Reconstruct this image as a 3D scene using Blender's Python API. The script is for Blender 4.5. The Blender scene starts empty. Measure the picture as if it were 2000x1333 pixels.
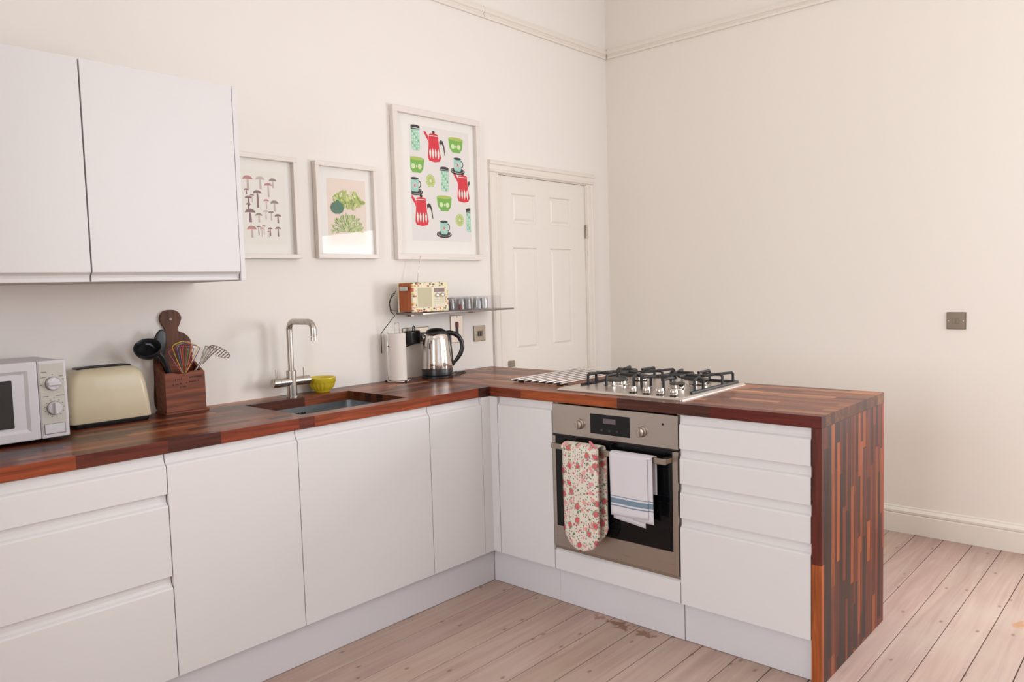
import bpy, bmesh, math, random
from mathutils import Vector, Matrix
rnd = random.Random(7)
PI = math.pi
SC = bpy.context.scene
COL = SC.collection
def L(r, g, b):
    def f(c):
        c /= 255.0
        return c/12.92 if c <= 0.04045 else ((c+0.055)/1.055)**2.4
    return (f(r), f(g), f(b), 1.0)

# ------------------------------------------------------------------ camera, light, exposure
cam_d = bpy.data.cameras.new('camera'); cam = bpy.data.objects.new('camera', cam_d); COL.objects.link(cam)
yaw, pitch, roll = 0.7332, -0.0709, -0.0284
fw = Vector((math.cos(yaw)*math.cos(pitch), math.sin(yaw)*math.cos(pitch), math.sin(pitch)))
rt = Vector((math.sin(yaw), -math.cos(yaw), 0)); up = rt.cross(fw)
r2 = math.cos(roll)*rt + math.sin(roll)*up; u2 = -math.sin(roll)*rt + math.cos(roll)*up
M = Matrix((r2, u2, -fw)).transposed().to_4x4(); M.translation = Vector((-2.503, -3.009, 1.360))
cam.matrix_world = M
cam_d.sensor_width = 36.0; cam_d.lens = 36.0*1504.5/2000; cam_d.clip_start = 0.05
SC.camera = cam

w = bpy.data.worlds.new('daylight'); SC.world = w; w.use_nodes = True
w.node_tree.nodes['Background'].inputs[0].default_value = (0.80, 0.88, 1.0, 1); w.node_tree.nodes['Background'].inputs[1].default_value = 1.0

def area(name, loc, rot, sx, sy, power, col):
    d = bpy.data.lights.new(name, 'AREA'); d.shape = 'RECTANGLE'; d.size = sx; d.size_y = sy
    d.energy = power; d.color = col
    o = bpy.data.objects.new(name, d); o.location = loc; o.rotation_euler = rot; COL.objects.link(o); return o
# window in the right wall just beyond the frame, a rear wall window, and added fill lamps at rear left and far left
DAY = (0.925, 0.965, 1.0)
area('window_light', (1.86, -3.06, 1.42), (0, PI/2, 0), 0.95, 1.0, 54, DAY)
area('rear_window_light', (0.70, -4.97, 2.10), (PI/2, 0, 0), 1.6, 2.1, 45, DAY)
area('rear_left_fill_light', (-2.3, -4.97, 2.10), (PI/2, 0, 0), 1.6, 2.1, 1.5, DAY)  # added frontal fill from the rear left, no known window there
area('far_fill_light', (-4.67, -1.9, 1.75), (0, -PI/2, 0), 1.9, 1.8, 92, DAY)  # added fill that brightens faces turned left, no known window there
vs = SC.view_settings
vs.view_transform = 'Standard'; vs.look = 'None'; vs.gamma = 1.0; vs.exposure = 0.06
try: vs.use_curve_mapping = False
except Exception: pass

# ------------------------------------------------------------------ materials
def newmat(name):
    m = bpy.data.materials.new(name); m.use_nodes = True
    nt = m.node_tree; return m, nt, nt.nodes, nt.links, nt.nodes['Principled BSDF']
def mat(name, col, rough=0.5, metal=0.0, noise=0.0, nscale=8.0, bump=0.0, bscale=40.0, coat=0.0, spec=0.5, trans=0.0, alpha=1.0, sheen=0.0):
    m, nt, N, K, P = newmat(name)
    P.inputs['Base Color'].default_value = col; P.inputs['Roughness'].default_value = rough
    P.inputs['Metallic'].default_value = metal; P.inputs['Specular IOR Level'].default_value = spec
    P.inputs['Coat Weight'].default_value = coat; P.inputs['Coat Roughness'].default_value = 0.05
    if sheen: P.inputs['Sheen Weight'].default_value = sheen
    tc = N.new('ShaderNodeTexCoord')
    if noise > 0:
        n = N.new('ShaderNodeTexNoise'); n.inputs['Scale'].default_value = nscale; n.inputs['Detail'].default_value = 4
        K.new(tc.outputs['Object'], n.inputs['Vector'])
        mx = N.new('ShaderNodeMix'); mx.data_type = 'RGBA'
        mx.inputs[6].default_value = tuple(c*(1-noise) for c in col[:3])+(1,)
        mx.inputs[7].default_value = tuple(min(1, c*(1+noise)) for c in col[:3])+(1,)
        K.new(n.outputs['Fac'], mx.inputs[0]); K.new(mx.outputs[2], P.inputs['Base Color'])
    if bump > 0:
        n2 = N.new('ShaderNodeTexNoise'); n2.inputs['Scale'].default_value = bscale; n2.inputs['Detail'].default_value = 3
        K.new(tc.outputs['Object'], n2.inputs['Vector'])
        b = N.new('ShaderNodeBump'); b.inputs['Strength'].default_value = bump; b.inputs['Distance'].default_value = 0.002
        K.new(n2.outputs['Fac'], b.inputs['Height']); K.new(b.outputs['Normal'], P.inputs['Normal'])
    return m
def brushed(name, col, rough=0.3, axis=0, stretch=60):
    m, nt, N, K, P = newmat(name)
    P.inputs['Metallic'].default_value = 1.0
    tc = N.new('ShaderNodeTexCoord'); mp = N.new('ShaderNodeMapping')
    s = [stretch*6]*3; s[axis] = 6; mp.inputs['Scale'].default_value = s
    n = N.new('ShaderNodeTexNoise'); n.inputs['Scale'].default_value = 1.0; n.inputs['Detail'].default_value = 3
    K.new(tc.outputs['Object'], mp.inputs['Vector']); K.new(mp.outputs['Vector'], n.inputs['Vector'])
    mr = N.new('ShaderNodeMapRange'); mr.inputs['To Min'].default_value = rough*0.75; mr.inputs['To Max'].default_value = rough*1.3
    K.new(n.outputs['Fac'], mr.inputs['Value']); K.new(mr.outputs['Result'], P.inputs['Roughness'])
    big = N.new('ShaderNodeTexNoise'); big.inputs['Scale'].default_value = 7; big.inputs['Detail'].default_value = 4
    K.new(tc.outputs['Object'], big.inputs['Vector'])
    mx = N.new('ShaderNodeMix'); mx.data_type = 'RGBA'
    mx.inputs[6].default_value = tuple(c*0.86 for c in col[:3])+(1,); mx.inputs[7].default_value = col
    K.new(big.outputs['Fac'], mx.inputs[0]); K.new(mx.outputs[2], P.inputs['Base Color'])
    return m
def wood(name, axis, rough=0.32, coat=0.25, strength=0.45, objcol=True, col=None, dark=1.0):
    """grain along one axis, tinted by the object's own colour"""
    m, nt, N, K, P = newmat(name)
    tc = N.new('ShaderNodeTexCoord'); mp = N.new('ShaderNodeMapping'); oi = N.new('ShaderNodeObjectInfo')
    s = [70]*3; s[axis] = 4; mp.inputs['Scale'].default_value = s
    ad = N.new('ShaderNodeVectorMath'); ad.operation = 'ADD'
    cx = N.new('ShaderNodeCombineXYZ')
    ml = N.new('ShaderNodeMath'); ml.operation = 'MULTIPLY'; ml.inputs[1].default_value = 37.0
    K.new(oi.outputs['Random'], ml.inputs[0])
    for i in range(3): K.new(ml.outputs[0], cx.inputs[i])
    K.new(tc.outputs['Object'], mp.inputs['Vector']); K.new(mp.outputs['Vector'], ad.inputs[0]); K.new(cx.outputs[0], ad.inputs[1])
    n = N.new('ShaderNodeTexNoise'); n.inputs['Scale'].default_value = 1.0; n.inputs['Detail'].default_value = 5; n.inputs['Distortion'].default_value = 0.8
    K.new(ad.outputs[0], n.inputs['Vector'])
    mr = N.new('ShaderNodeMapRange'); mr.inputs['From Min'].default_value = 0.3; mr.inputs['From Max'].default_value = 0.7
    mr.inputs['To Min'].default_value = dark*(1-strength); mr.inputs['To Max'].default_value = dark*(1+strength*0.6)
    K.new(n.outputs['Fac'], mr.inputs['Value'])
    mx = N.new('ShaderNodeMix'); mx.data_type = 'RGBA'; mx.blend_type = 'MULTIPLY'; mx.inputs[0].default_value = 1.0
    if objcol: K.new(oi.outputs['Color'], mx.inputs[6])
    else: mx.inputs[6].default_value = col
    cc = N.new('ShaderNodeCombineColor')
    for i in range(3): K.new(mr.outputs['Result'], cc.inputs[i])
    K.new(cc.outputs[0], mx.inputs[7]); K.new(mx.outputs[2], P.inputs['Base Color'])
    P.inputs['Roughness'].default_value = rough; P.inputs['Specular IOR Level'].default_value = .30; P.inputs['Coat Weight'].default_value = coat; P.inputs['Coat Roughness'].default_value = 0.22
    b = N.new('ShaderNodeBump'); b.inputs['Strength'].default_value = 0.12; b.inputs['Distance'].default_value = 0.001
    K.new(n.outputs['Fac'], b.inputs['Height']); K.new(b.outputs['Normal'], P.inputs['Normal'])
    return m
def pane(name, tint=(1, 1, 1, 1), rough=0.0, refl=1.0):
    m = bpy.data.materials.new(name); m.use_nodes = True; nt = m.node_tree; N = nt.nodes; K = nt.links
    N.remove(N['Principled BSDF'])
    tr = N.new('ShaderNodeBsdfTransparent'); tr.inputs[0].default_value = tint
    gl = N.new('ShaderNodeBsdfGlossy'); gl.inputs['Roughness'].default_value = rough
    fr = N.new('ShaderNodeLayerWeight'); fr.inputs['Blend'].default_value = 0.5
    pw = N.new('ShaderNodeMath'); pw.operation = 'POWER'; pw.inputs[1].default_value = 5.0; K.new(fr.outputs['Facing'], pw.inputs[0])
    mlt = N.new('ShaderNodeMath'); mlt.operation = 'MULTIPLY_ADD'; mlt.inputs[1].default_value = .9*min(1, refl); mlt.inputs[2].default_value = .022*refl; K.new(pw.outputs[0], mlt.inputs[0])
    mx = N.new('ShaderNodeMixShader'); K.new(mlt.outputs[0], mx.inputs[0]); K.new(tr.outputs[0], mx.inputs[1]); K.new(gl.outputs[0], mx.inputs[2])
    K.new(mx.outputs[0], N['Material Output'].inputs[0]); return m

def floor_mat():
    m, nt, N, K, P = newmat('whitewashed_boards')
    tc = N.new('ShaderNodeTexCoord'); oi = N.new('ShaderNodeObjectInfo')
    mp = N.new('ShaderNodeMapping'); mp.inputs['Scale'].default_value = (1.6, 26, 26)
    K.new(tc.outputs['Object'], mp.inputs['Vector'])
    n = N.new('ShaderNodeTexNoise'); n.inputs['Scale'].default_value = 1.0; n.inputs['Detail'].default_value = 6; n.inputs['Distortion'].default_value = 1.2
    K.new(mp.outputs['Vector'], n.inputs['Vector'])
    cr = N.new('ShaderNodeValToRGB'); e = cr.color_ramp.elements
    e[0].position = 0.30; e[0].color = L(164, 137, 126); e[1].position = 0.70; e[1].color = L(184, 158, 146)
    K.new(n.outputs['Fac'], cr.inputs[0])
    # broad worn / whitewashed patches
    n2 = N.new('ShaderNodeTexNoise'); n2.inputs['Scale'].default_value = 2.2; n2.inputs['Detail'].default_value = 5
    K.new(tc.outputs['Object'], n2.inputs['Vector'])
    mr = N.new('ShaderNodeMapRange'); mr.inputs['From Min'].default_value = 0.42; mr.inputs['From Max'].default_value = 0.68; mr.inputs['To Max'].default_value = 0.55
    K.new(n2.outputs['Fac'], mr.inputs['Value'])
    mx = N.new('ShaderNodeMix'); mx.data_type = 'RGBA'; K.new(mr.outputs[0], mx.inputs[0]); K.new(cr.outputs[0], mx.inputs[6]); mx.inputs[7].default_value = L(184, 166, 153)
    # per-board tint
    m2 = N.new('ShaderNodeMix'); m2.data_type = 'RGBA'; m2.blend_type = 'MULTIPLY'; m2.inputs[0].default_value = 1
    K.new(mx.outputs[2], m2.inputs[6]); K.new(oi.outputs['Color'], m2.inputs[7])
    # knots
    mk = N.new('ShaderNodeMapping'); mk.inputs['Scale'].default_value = (3.4, 6.5, 0.0); K.new(tc.outputs['Object'], mk.inputs['Vector'])
    vo = N.new('ShaderNodeTexVoronoi'); vo.voronoi_dimensions = '2D'; vo.inputs['Scale'].default_value = 1.0; K.new(mk.outputs['Vector'], vo.inputs['Vector'])
    kr = N.new('ShaderNodeMapRange'); kr.inputs['From Min'].default_value = 0.015; kr.inputs['From Max'].default_value = 0.055; kr.inputs['To Min'].default_value = 0.7; kr.inputs['To Max'].default_value = 0.0
    K.new(vo.outputs['Distance'], kr.inputs['Value'])
    m3 = N.new('ShaderNodeMix'); m3.data_type = 'RGBA'; K.new(kr.outputs[0], m3.inputs[0]); K.new(m2.outputs[2], m3.inputs[6]); m3.inputs[7].default_value = L(105, 82, 70)
    last = m3.outputs[2]
    # brown spill stains by the plinth and an amber one near the right wall
    sep = N.new('ShaderNodeSeparateXYZ'); K.new(tc.outputs['Object'], sep.inputs[0])
    ns = N.new('ShaderNodeTexNoise'); ns.inputs['Scale'].default_value = 38; ns.inputs['Detail'].default_value = 3; K.new(tc.outputs['Object'], ns.inputs['Vector'])
    for (sx, sy, rx, ry, c, amt) in ((-0.012, -1.205, .03, .035, L(120, 75, 48), .55), (-0.020, -1.315, .035, .07, L(112, 72, 48), .8), (-0.026, -1.432, .03, .06, L(118, 76, 50), .75), (0.93, -2.51, .05, .03, L(176, 124, 84), .8)):
        cb = N.new('ShaderNodeCombineXYZ'); cb.inputs[0].default_value = sx; cb.inputs[1].default_value = sy
        sb = N.new('ShaderNodeVectorMath'); sb.operation = 'SUBTRACT'; K.new(tc.outputs['Object'], sb.inputs[0]); K.new(cb.outputs[0], sb.inputs[1])
        sc_ = N.new('ShaderNodeVectorMath'); sc_.operation = 'MULTIPLY'; sc_.inputs[1].default_value = (1/rx, 1/ry, 0); K.new(sb.outputs[0], sc_.inputs[0])
        ln = N.new('ShaderNodeVectorMath'); ln.operation = 'LENGTH'; K.new(sc_.outputs[0], ln.inputs[0])
        a = N.new('ShaderNodeMath'); a.operation = 'MULTIPLY_ADD'; a.inputs[1].default_value = 3.2; a.inputs[2].default_value = -1.5; K.new(ns.outputs['Fac'], a.inputs[0])
        b = N.new('ShaderNodeMath'); b.operation = 'ADD'; K.new(ln.outputs['Value'], b.inputs[0]); K.new(a.outputs[0], b.inputs[1])
        q = N.new('ShaderNodeMapRange'); q.inputs['From Min'].default_value = 0.55; q.inputs['From Max'].default_value = 0.95; q.inputs['To Min'].default_value = amt; q.inputs['To Max'].default_value = 0
        K.new(b.outputs[0], q.inputs['Value'])
        mm = N.new('ShaderNodeMix'); mm.data_type = 'RGBA'; K.new(q.outputs[0], mm.inputs[0]); K.new(last, mm.inputs[6]); mm.inputs[7].default_value = c
        last = mm.outputs[2]
    K.new(last, P.inputs['Base Color'])
    P.inputs['Roughness'].default_value = 0.55; P.inputs['Specular IOR Level'].default_value = 0.35
    b = N.new('ShaderNodeBump'); b.inputs['Strength'].default_value = 0.25; b.inputs['Distance'].default_value = 0.0015
    K.new(n.outputs['Fac'], b.inputs['Height']); K.new(b.outputs['Normal'], P.inputs['Normal'])
    return m

def floral_mat():
    m, nt, N, K, P = newmat('rose_print_cotton')
    tc = N.new('ShaderNodeTexCoord')
    def layer(scale, r0, r1, off, keep, sq=1.0):
        mp = N.new('ShaderNodeMapping'); mp.inputs['Scale'].default_value = (0, scale, scale*sq); mp.inputs['Location'].default_value = (0.5, off*1.7, off*0.6)
        K.new(tc.outputs['Object'], mp.inputs['Vector'])
        nz = N.new('ShaderNodeTexNoise'); nz.inputs['Scale'].default_value = 150; nz.inputs['Detail'].default_value = 2; K.new(tc.outputs['Object'], nz.inputs['Vector'])
        sv = N.new('ShaderNodeVectorMath'); sv.operation = 'MULTIPLY_ADD'; sv.inputs[1].default_value = (.45, .45, .45); K.new(nz.outputs['Color'], sv.inputs[0]); K.new(mp.outputs['Vector'], sv.inputs[2])
        v = N.new('ShaderNodeTexVoronoi'); v.voronoi_dimensions = '2D'; v.inputs['Scale'].default_value = 1; v.inputs['Randomness'].default_value = 0.8
        sx = N.new('ShaderNodeSeparateXYZ'); K.new(sv.outputs[0], sx.inputs[0]); cx = N.new('ShaderNodeCombineXYZ'); K.new(sx.outputs[1], cx.inputs[0]); K.new(sx.outputs[2], cx.inputs[1]); K.new(cx.outputs[0], v.inputs['Vector'])
        a = N.new('ShaderNodeMapRange'); a.inputs['From Min'].default_value = r0; a.inputs['From Max'].default_value = r1; a.inputs['To Min'].default_value = 1; a.inputs['To Max'].default_value = 0
        K.new(v.outputs['Distance'], a.inputs['Value'])
        s = N.new('ShaderNodeSeparateColor'); K.new(v.outputs['Color'], s.inputs[0])
        g = N.new('ShaderNodeMath'); g.operation = 'LESS_THAN'; g.inputs[1].default_value = keep; K.new(s.outputs[0], g.inputs[0])
        p = N.new('ShaderNodeMath'); p.operation = 'MULTIPLY'; K.new(a.outputs[0], p.inputs[0]); K.new(g.outputs[0], p.inputs[1])
        return p.outputs[0], s.outputs[1]
    last = None
    base = L(214, 206, 192)
    fine = N.new('ShaderNodeTexNoise'); fine.inputs['Scale'].default_value = 260; K.new(tc.outputs['Object'], fine.inputs['Vector'])
    def over(fac, c, prev, rampcols=None, rfac=None):
        mm = N.new('ShaderNodeMix'); mm.data_type = 'RGBA'; K.new(fac, mm.inputs[0])
        if prev is None: mm.inputs[6].default_value = base
        else: K.new(prev, mm.inputs[6])
        if rampcols:
            cr = N.new('ShaderNodeValToRGB'); cr.color_ramp.interpolation = 'CONSTANT'
            for i, cc in enumerate(rampcols):
                el = cr.color_ramp.elements[i] if i < 2 else cr.color_ramp.elements.new(0.5)
                el.position = i/len(rampcols); el.color = cc
            K.new(rfac, cr.inputs[0]); K.new(cr.outputs[0], mm.inputs[7])
        else: mm.inputs[7].default_value = c
        return mm.outputs[2]
    f, c = layer(85, .20, .32, 4.3, .62); last = over(f, None, last, [L(96, 118, 84), L(120, 134, 96), L(196, 120, 120), L(92, 108, 132), L(140, 146, 108)], c)
    f, c = layer(44, .17, .27, 1.3, .50); last = over(f, None, last, [L(206, 140, 138), L(188, 96, 104), L(104, 124, 88), L(214, 168, 160)], c)
    f, c = layer(30, .20, .30, 2.9, .4); last = over(f, L(214, 150, 146), last)
    f, c = layer(24, .25, .33, 7.7, .45, .9); last = over(f, L(116, 134, 92), last)
    f, c = layer(24, .18, .25, 7.7, .45, .9); last = over(f, L(190, 26, 58), last)
    # petals inside the roses
    pt = N.new('ShaderNodeTexVoronoi'); pt.inputs['Scale'].default_value = 170; K.new(tc.outputs['Object'], pt.inputs['Vector'])
    ps = N.new('ShaderNodeMapRange'); ps.inputs['From Min'].default_value = .15; ps.inputs['From Max'].default_value = .5; K.new(pt.outputs['Distance'], ps.inputs['Value'])
    f2 = N.new('ShaderNodeMath'); f2.operation = 'MULTIPLY'; K.new(ps.outputs[0], f2.inputs[0]); K.new(f, f2.inputs[1])
    f3 = N.new('ShaderNodeMath'); f3.operation = 'MULTIPLY'; K.new(f2.outputs[0], f3.inputs[0]); f3.inputs[1].default_value = .6
    last = over(f3.outputs[0], L(224, 120, 132), last)
    K.new(last, P.inputs['Base Color']); P.inputs['Roughness'].default_value = 0.9
    b = N.new('ShaderNodeBump'); b.inputs['Strength'].default_value = 0.3; b.inputs['Distance'].default_value = 0.001; K.new(fine.outputs[0], b.inputs['Height']); K.new(b.outputs[0], P.inputs['Normal'])
    return m

def towel_mat():
    m, nt, N, K, P = newmat('white_cotton_blue_stripe')
    tc = N.new('ShaderNodeTexCoord'); s = N.new('ShaderNodeSeparateXYZ'); K.new(tc.outputs['Object'], s.inputs[0])
    cr = N.new('ShaderNodeValToRGB'); cr.color_ramp.interpolation = 'CONSTANT'
    mr = N.new('ShaderNodeMapRange'); mr.inputs['From Min'].default_value = 0.4; mr.inputs['From Max'].default_value = 0.8; K.new(s.outputs[2], mr.inputs['Value'])
    wht, blu = L(206, 200, 204), L(112, 132, 148)
    st = [(0.0, wht), (.500, blu), (.5035, wht), (.510, blu), (.530, wht), (.5365, blu), (.540, wht)]
    el = cr.color_ramp.elements
    while len(el) < len(st): el.new(0.99)
    for e, (z, c) in zip(el, st): e.position = max(0, (z-.4)/.4); e.color = c
    K.new(mr.outputs[0], cr.inputs[0]); K.new(cr.outputs[0], P.inputs['Base Color']); P.inputs['Roughness'].default_value = .95
    n = N.new('ShaderNodeTexNoise'); n.inputs['Scale'].default_value = 300; K.new(tc.outputs['Object'], n.inputs['Vector'])
    b = N.new('ShaderNodeBump'); b.inputs['Strength'].default_value = 0.3; b.inputs['Distance'].default_value = 0.0008; K.new(n.outputs[0], b.inputs['Height']); K.new(b.outputs[0], P.inputs['Normal'])
    return m

def radio_border_mat():
    m, nt, N, K, P = newmat('leaf_print_front')
    tc = N.new('ShaderNodeTexCoord')
    mp = N.new('ShaderNodeMapping'); mp.inputs['Scale'].default_value = (62, 0, 88); K.new(tc.outputs['Object'], mp.inputs['Vector'])
    v = N.new('ShaderNodeTexVoronoi'); v.inputs['Scale'].default_value = 1; v.inputs['Randomness'].default_value = .7; K.new(mp.outputs[0], v.inputs['Vector'])
    s = N.new('ShaderNodeSeparateColor'); K.new(v.outputs['Color'], s.inputs[0])
    cr = N.new('ShaderNodeValToRGB'); cr.color_ramp.interpolation = 'CONSTANT'
    cols = [L(214, 128, 66), L(110, 116, 72), L(206, 92, 72), L(214, 190, 110), L(92, 74, 70), L(226, 150, 130)]
    while len(cr.color_ramp.elements) < len(cols): cr.color_ramp.elements.new(.99)
    for i, c in enumerate(cols): cr.color_ramp.elements[i].position = i/6; cr.color_ramp.elements[i].color = c
    K.new(s.outputs[0], cr.inputs[0])
    mr = N.new('ShaderNodeMath'); mr.operation = 'LESS_THAN'; mr.inputs[1].default_value = .46; K.new(v.outputs['Distance'], mr.inputs[0])
    mx = N.new('ShaderNodeMix'); mx.data_type = 'RGBA'; K.new(mr.outputs[0], mx.inputs[0]); mx.inputs[6].default_value = L(226, 216, 184); K.new(cr.outputs[0], mx.inputs[7])
    K.new(mx.outputs[2], P.inputs['Base Color']); P.inputs['Roughness'].default_value = .45
    return m

WALL = mat('wall_paint', L(233, 226, 219), .55, noise=.015, nscale=1.5, bump=.05, bscale=9, spec=.3)
WALLR = mat('side_wall_paint', L(232, 223, 214), .42, noise=.015, nscale=1.2, bump=.08, bscale=5, spec=.35)
CEIL = mat('ceiling_paint', L(238, 234, 228), .8)
TRIM = mat('trim_gloss_paint', L(229, 220, 210), .3, noise=.01)
DOORP = mat('door_paint', L(230, 222, 213), .38, noise=.01)
CAB = mat('cabinet_white', L(215, 211, 210), .32, noise=.006, spec=.45)
CABIN = mat('carcass_white', L(205, 198, 194), .6)
PLINTH = mat('plinth_white', L(206, 202, 205), .4)
DARK = mat('oven_body_dark', L(44, 38, 36), .8)  # even dark colour of the oven body
END_X, END_Y = wood('end_grain_x', 0, strength=.5, dark=.36, coat=0), wood('end_grain_y', 1, strength=.5, dark=.36, coat=0)
STAVE_X, STAVE_Y, STAVE_Z = wood('stave_grain_x', 0, rough=.30, coat=0), wood('stave_grain_y', 1, rough=.34, coat=0), wood('stave_grain_z', 2, rough=.42, coat=0)
FLOORM = floor_mat(); FBASE = mat('underfloor', L(58, 44, 36), .9)
STEEL = brushed('brushed_steel', L(190, 180, 170), .30, 1)
STEELX = brushed('satin_steel', L(196, 188, 180), .28, 2)
HOBST = brushed('hob_steel', L(222, 214, 206), .34, 1)
CHROME = mat('polished_chrome', L(222, 216, 210), .08, 1.0)
NICKEL = mat('satin_nickel', L(168, 156, 142), .34, 1.0)
BRONZE = mat('dark_nickel', L(112, 98, 86), .38, 1.0)
RODM = mat('rod_steel', L(216, 212, 208), .28, .9)
SINKM = mat('sink_steel', L(200, 204, 206), .22, 1.0)
IRON = mat('cast_iron', L(34, 31, 31), .5, bump=.2, bscale=200)
ENAM = mat('burner_cap', L(74, 70, 66), .5)
BLACKP = mat('black_plastic', L(20, 19, 20), .32)
BLACKM = mat('black_nylon', L(24, 25, 30), .4)
BLACKG = mat('black_oven_glass', L(8, 8, 10), .07, spec=.35)
RUBBER = mat('black_rubber', L(26, 24, 24), .7)
CREAM = mat('cream_enamel', L(204, 190, 160), .38, coat=.15)
MWHITE = mat('microwave_white', L(205, 200, 204), .35)
MPANEL = mat('microwave_panel', L(190, 184, 174), .45)
MDARK = mat('microwave_window', L(30, 28, 27), .15)
MGREY = mat('microwave_print', L(112, 106, 104), .6)
YELLOW = mat('yellow_glaze', L(206, 182, 44), .25, coat=.3)
YELIN = mat('pale_glaze', L(214, 206, 170), .25)
PAPER = mat('kitchen_paper', L(226, 216, 208), .95, bump=.5, bscale=120)
WALNUT = wood('dark_block_wood', 0, objcol=False, col=L(124, 62, 34), strength=.6, rough=.45, coat=.1)
BOARDW = wood('chopping_board_wood', 2, objcol=False, col=L(96, 58, 40), strength=.5, rough=.55, coat=0)
RADIOW = wood('radio_veneer', 2, objcol=False, col=L(168, 84, 34), strength=.3, rough=.35)
RCREAM = mat('radio_cream', L(222, 212, 182), .4)
RGRILL = mat('radio_grille', L(196, 188, 156), .7, noise=.12, nscale=500)
RBORD = radio_border_mat()
FLORAL = floral_mat(); TOWELM = towel_mat()
BINDING = mat('pink_binding', L(204, 120, 124), .9)
WFRAME = mat('white_frame', L(226, 216, 208), .38)
MATB = mat('mount_board', L(234, 230, 224), .8)
PANE = pane('picture_glass', refl=.4); GLASS = pane('clear_glass', (.975, .98, .985, 1), .04, 4.0)
ACRYL = pane('clear_acrylic', (.985, .985, .99, 1), .08, 2.0)
SHELFM = mat('smoked_steel_shelf', L(150, 142, 138), .2, 1.0)
REDP = mat('red_plastic', L(120, 22, 26), .35)

# ------------------------------------------------------------------ helpers
def B(): return bmesh.new()
def box(bm, x0, x1, y0, y1, z0, z1, bev=0.0, seg=1, mi=0):
    r = bmesh.ops.create_cube(bm, size=1.0)
    vs_ = r['verts']
    for v in vs_: v.co = Vector((x0+(v.co.x+.5)*(x1-x0), y0+(v.co.y+.5)*(y1-y0), z0+(v.co.z+.5)*(z1-z0)))
    fs = {f for v in vs_ for f in v.link_faces}
    for f in fs: f.material_index = mi
    if bev > 0:
        es = list({e for v in vs_ for e in v.link_edges})
        bmesh.ops.bevel(bm, geom=es, offset=bev, segments=seg, profile=.5, affect='EDGES')
def prism(bm, pts, axis, a, b, mi=0):
    """polygon pts (u,v) extruded from a to b along axis; u,v are the other two axes in order"""
    def mk(p, c):
        u, v = p
        return {0: (c, u, v), 1: (u, c, v), 2: (u, v, c)}[axis]
    va = [bm.verts.new(mk(p, a)) for p in pts]; vb = [bm.verts.new(mk(p, b)) for p in pts]
    n = len(pts); fs = [bm.faces.new(va[::-1]), bm.faces.new(vb)]
    for i in range(n): fs.append(bm.faces.new((va[i], va[(i+1) % n], vb[(i+1) % n], vb[i])))
    for f in fs: f.material_index = mi
    bmesh.ops.recalc_face_normals(bm, faces=fs)
def flat(bm, pts, y, mi):
    """flat polygon in the x-z plane at depth y"""
    f = bm.faces.new([bm.verts.new((p[0], y, p[1])) for p in pts]); f.material_index = mi
    f.normal_update()
    if f.normal.y > 0: f.normal_flip()
def tube(bm, pts, r, seg=8, mi=0, closed=False):
    pts = [Vector(p) for p in pts]; rings = []; n = len(pts)
    rr = r if isinstance(r, (list, tuple)) else [r]*n
    t0 = (pts[1]-pts[0]).normalized()
    ref = Vector((0, 0, 1)) if abs(t0.z) < .9 else Vector((1, 0, 0))
    nrm = t0.cross(ref).normalized()
    for i, p in enumerate(pts):
        if closed: t = (pts[(i+1) % n]-pts[i-1]).normalized()
        elif i == 0: t = t0
        elif i == n-1: t = (pts[-1]-pts[-2]).normalized()
        else: t = ((pts[i+1]-p).normalized()+(p-pts[i-1]).normalized()).normalized()
        nrm = (nrm-t*nrm.dot(t)).normalized(); bn = t.cross(nrm)
        rings.append([bm.verts.new(p+rr[i]*(math.cos(2*PI*k/seg)*nrm+math.sin(2*PI*k/seg)*bn)) for k in range(seg)])
    m = n if closed else n-1
    for i in range(m):
        a, b = rings[i], rings[(i+1) % n]
        for k in range(seg):
            f = bm.faces.new((a[k], a[(k+1) % seg], b[(k+1) % seg], b[k])); f.smooth = True; f.material_index = mi
    if not closed:
        for rg in (rings[0][::-1], rings[-1]):
            f = bm.faces.new(rg); f.material_index = mi
def arc(c, a0, a1, r, n, plane='xz'):
    out = []
    for i in range(n+1):
        a = a0+(a1-a0)*i/n; u, v = r*math.cos(a), r*math.sin(a)
        out.append({'xz': (c[0]+u, c[1], c[2]+v), 'yz': (c[0], c[1]+u, c[2]+v), 'xy': (c[0]+u, c[1]+v, c[2])}[plane])
    return out
def lathe(bm, prof, c=(0, 0), seg=32, mi=0, axis='z', smooth=True):
    """prof: (radius, height) pairs"""
    rings = []
    for r, h in prof:
        ring = []
        for k in range(seg):
            a = 2*PI*k/seg; u, v = r*math.cos(a), r*math.sin(a)
            if axis == 'z': co = (c[0]+u, c[1]+v, h)
            elif axis == 'x': co = (h, c[0]+u, c[1]+v)
            else: co = (c[0]+u, h, c[1]+v)
            ring.append(bm.verts.new(co))
        rings.append(ring)
    fs = []
    for a, b in zip(rings, rings[1:]):
        for k in range(seg):
            f = bm.faces.new((a[k], a[(k+1) % seg], b[(k+1) % seg], b[k])); f.smooth = smooth; fs.append(f)
    fs.append(bm.faces.new(rings[0][::-1])); fs.append(bm.faces.new(rings[-1]))
    for f in fs: f.material_index = mi
    bmesh.ops.recalc_face_normals(bm, faces=fs)
def wpos(o):
    v = Vector((0, 0, 0))
    while o: v += o.location; o = o.parent
    return v
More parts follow.
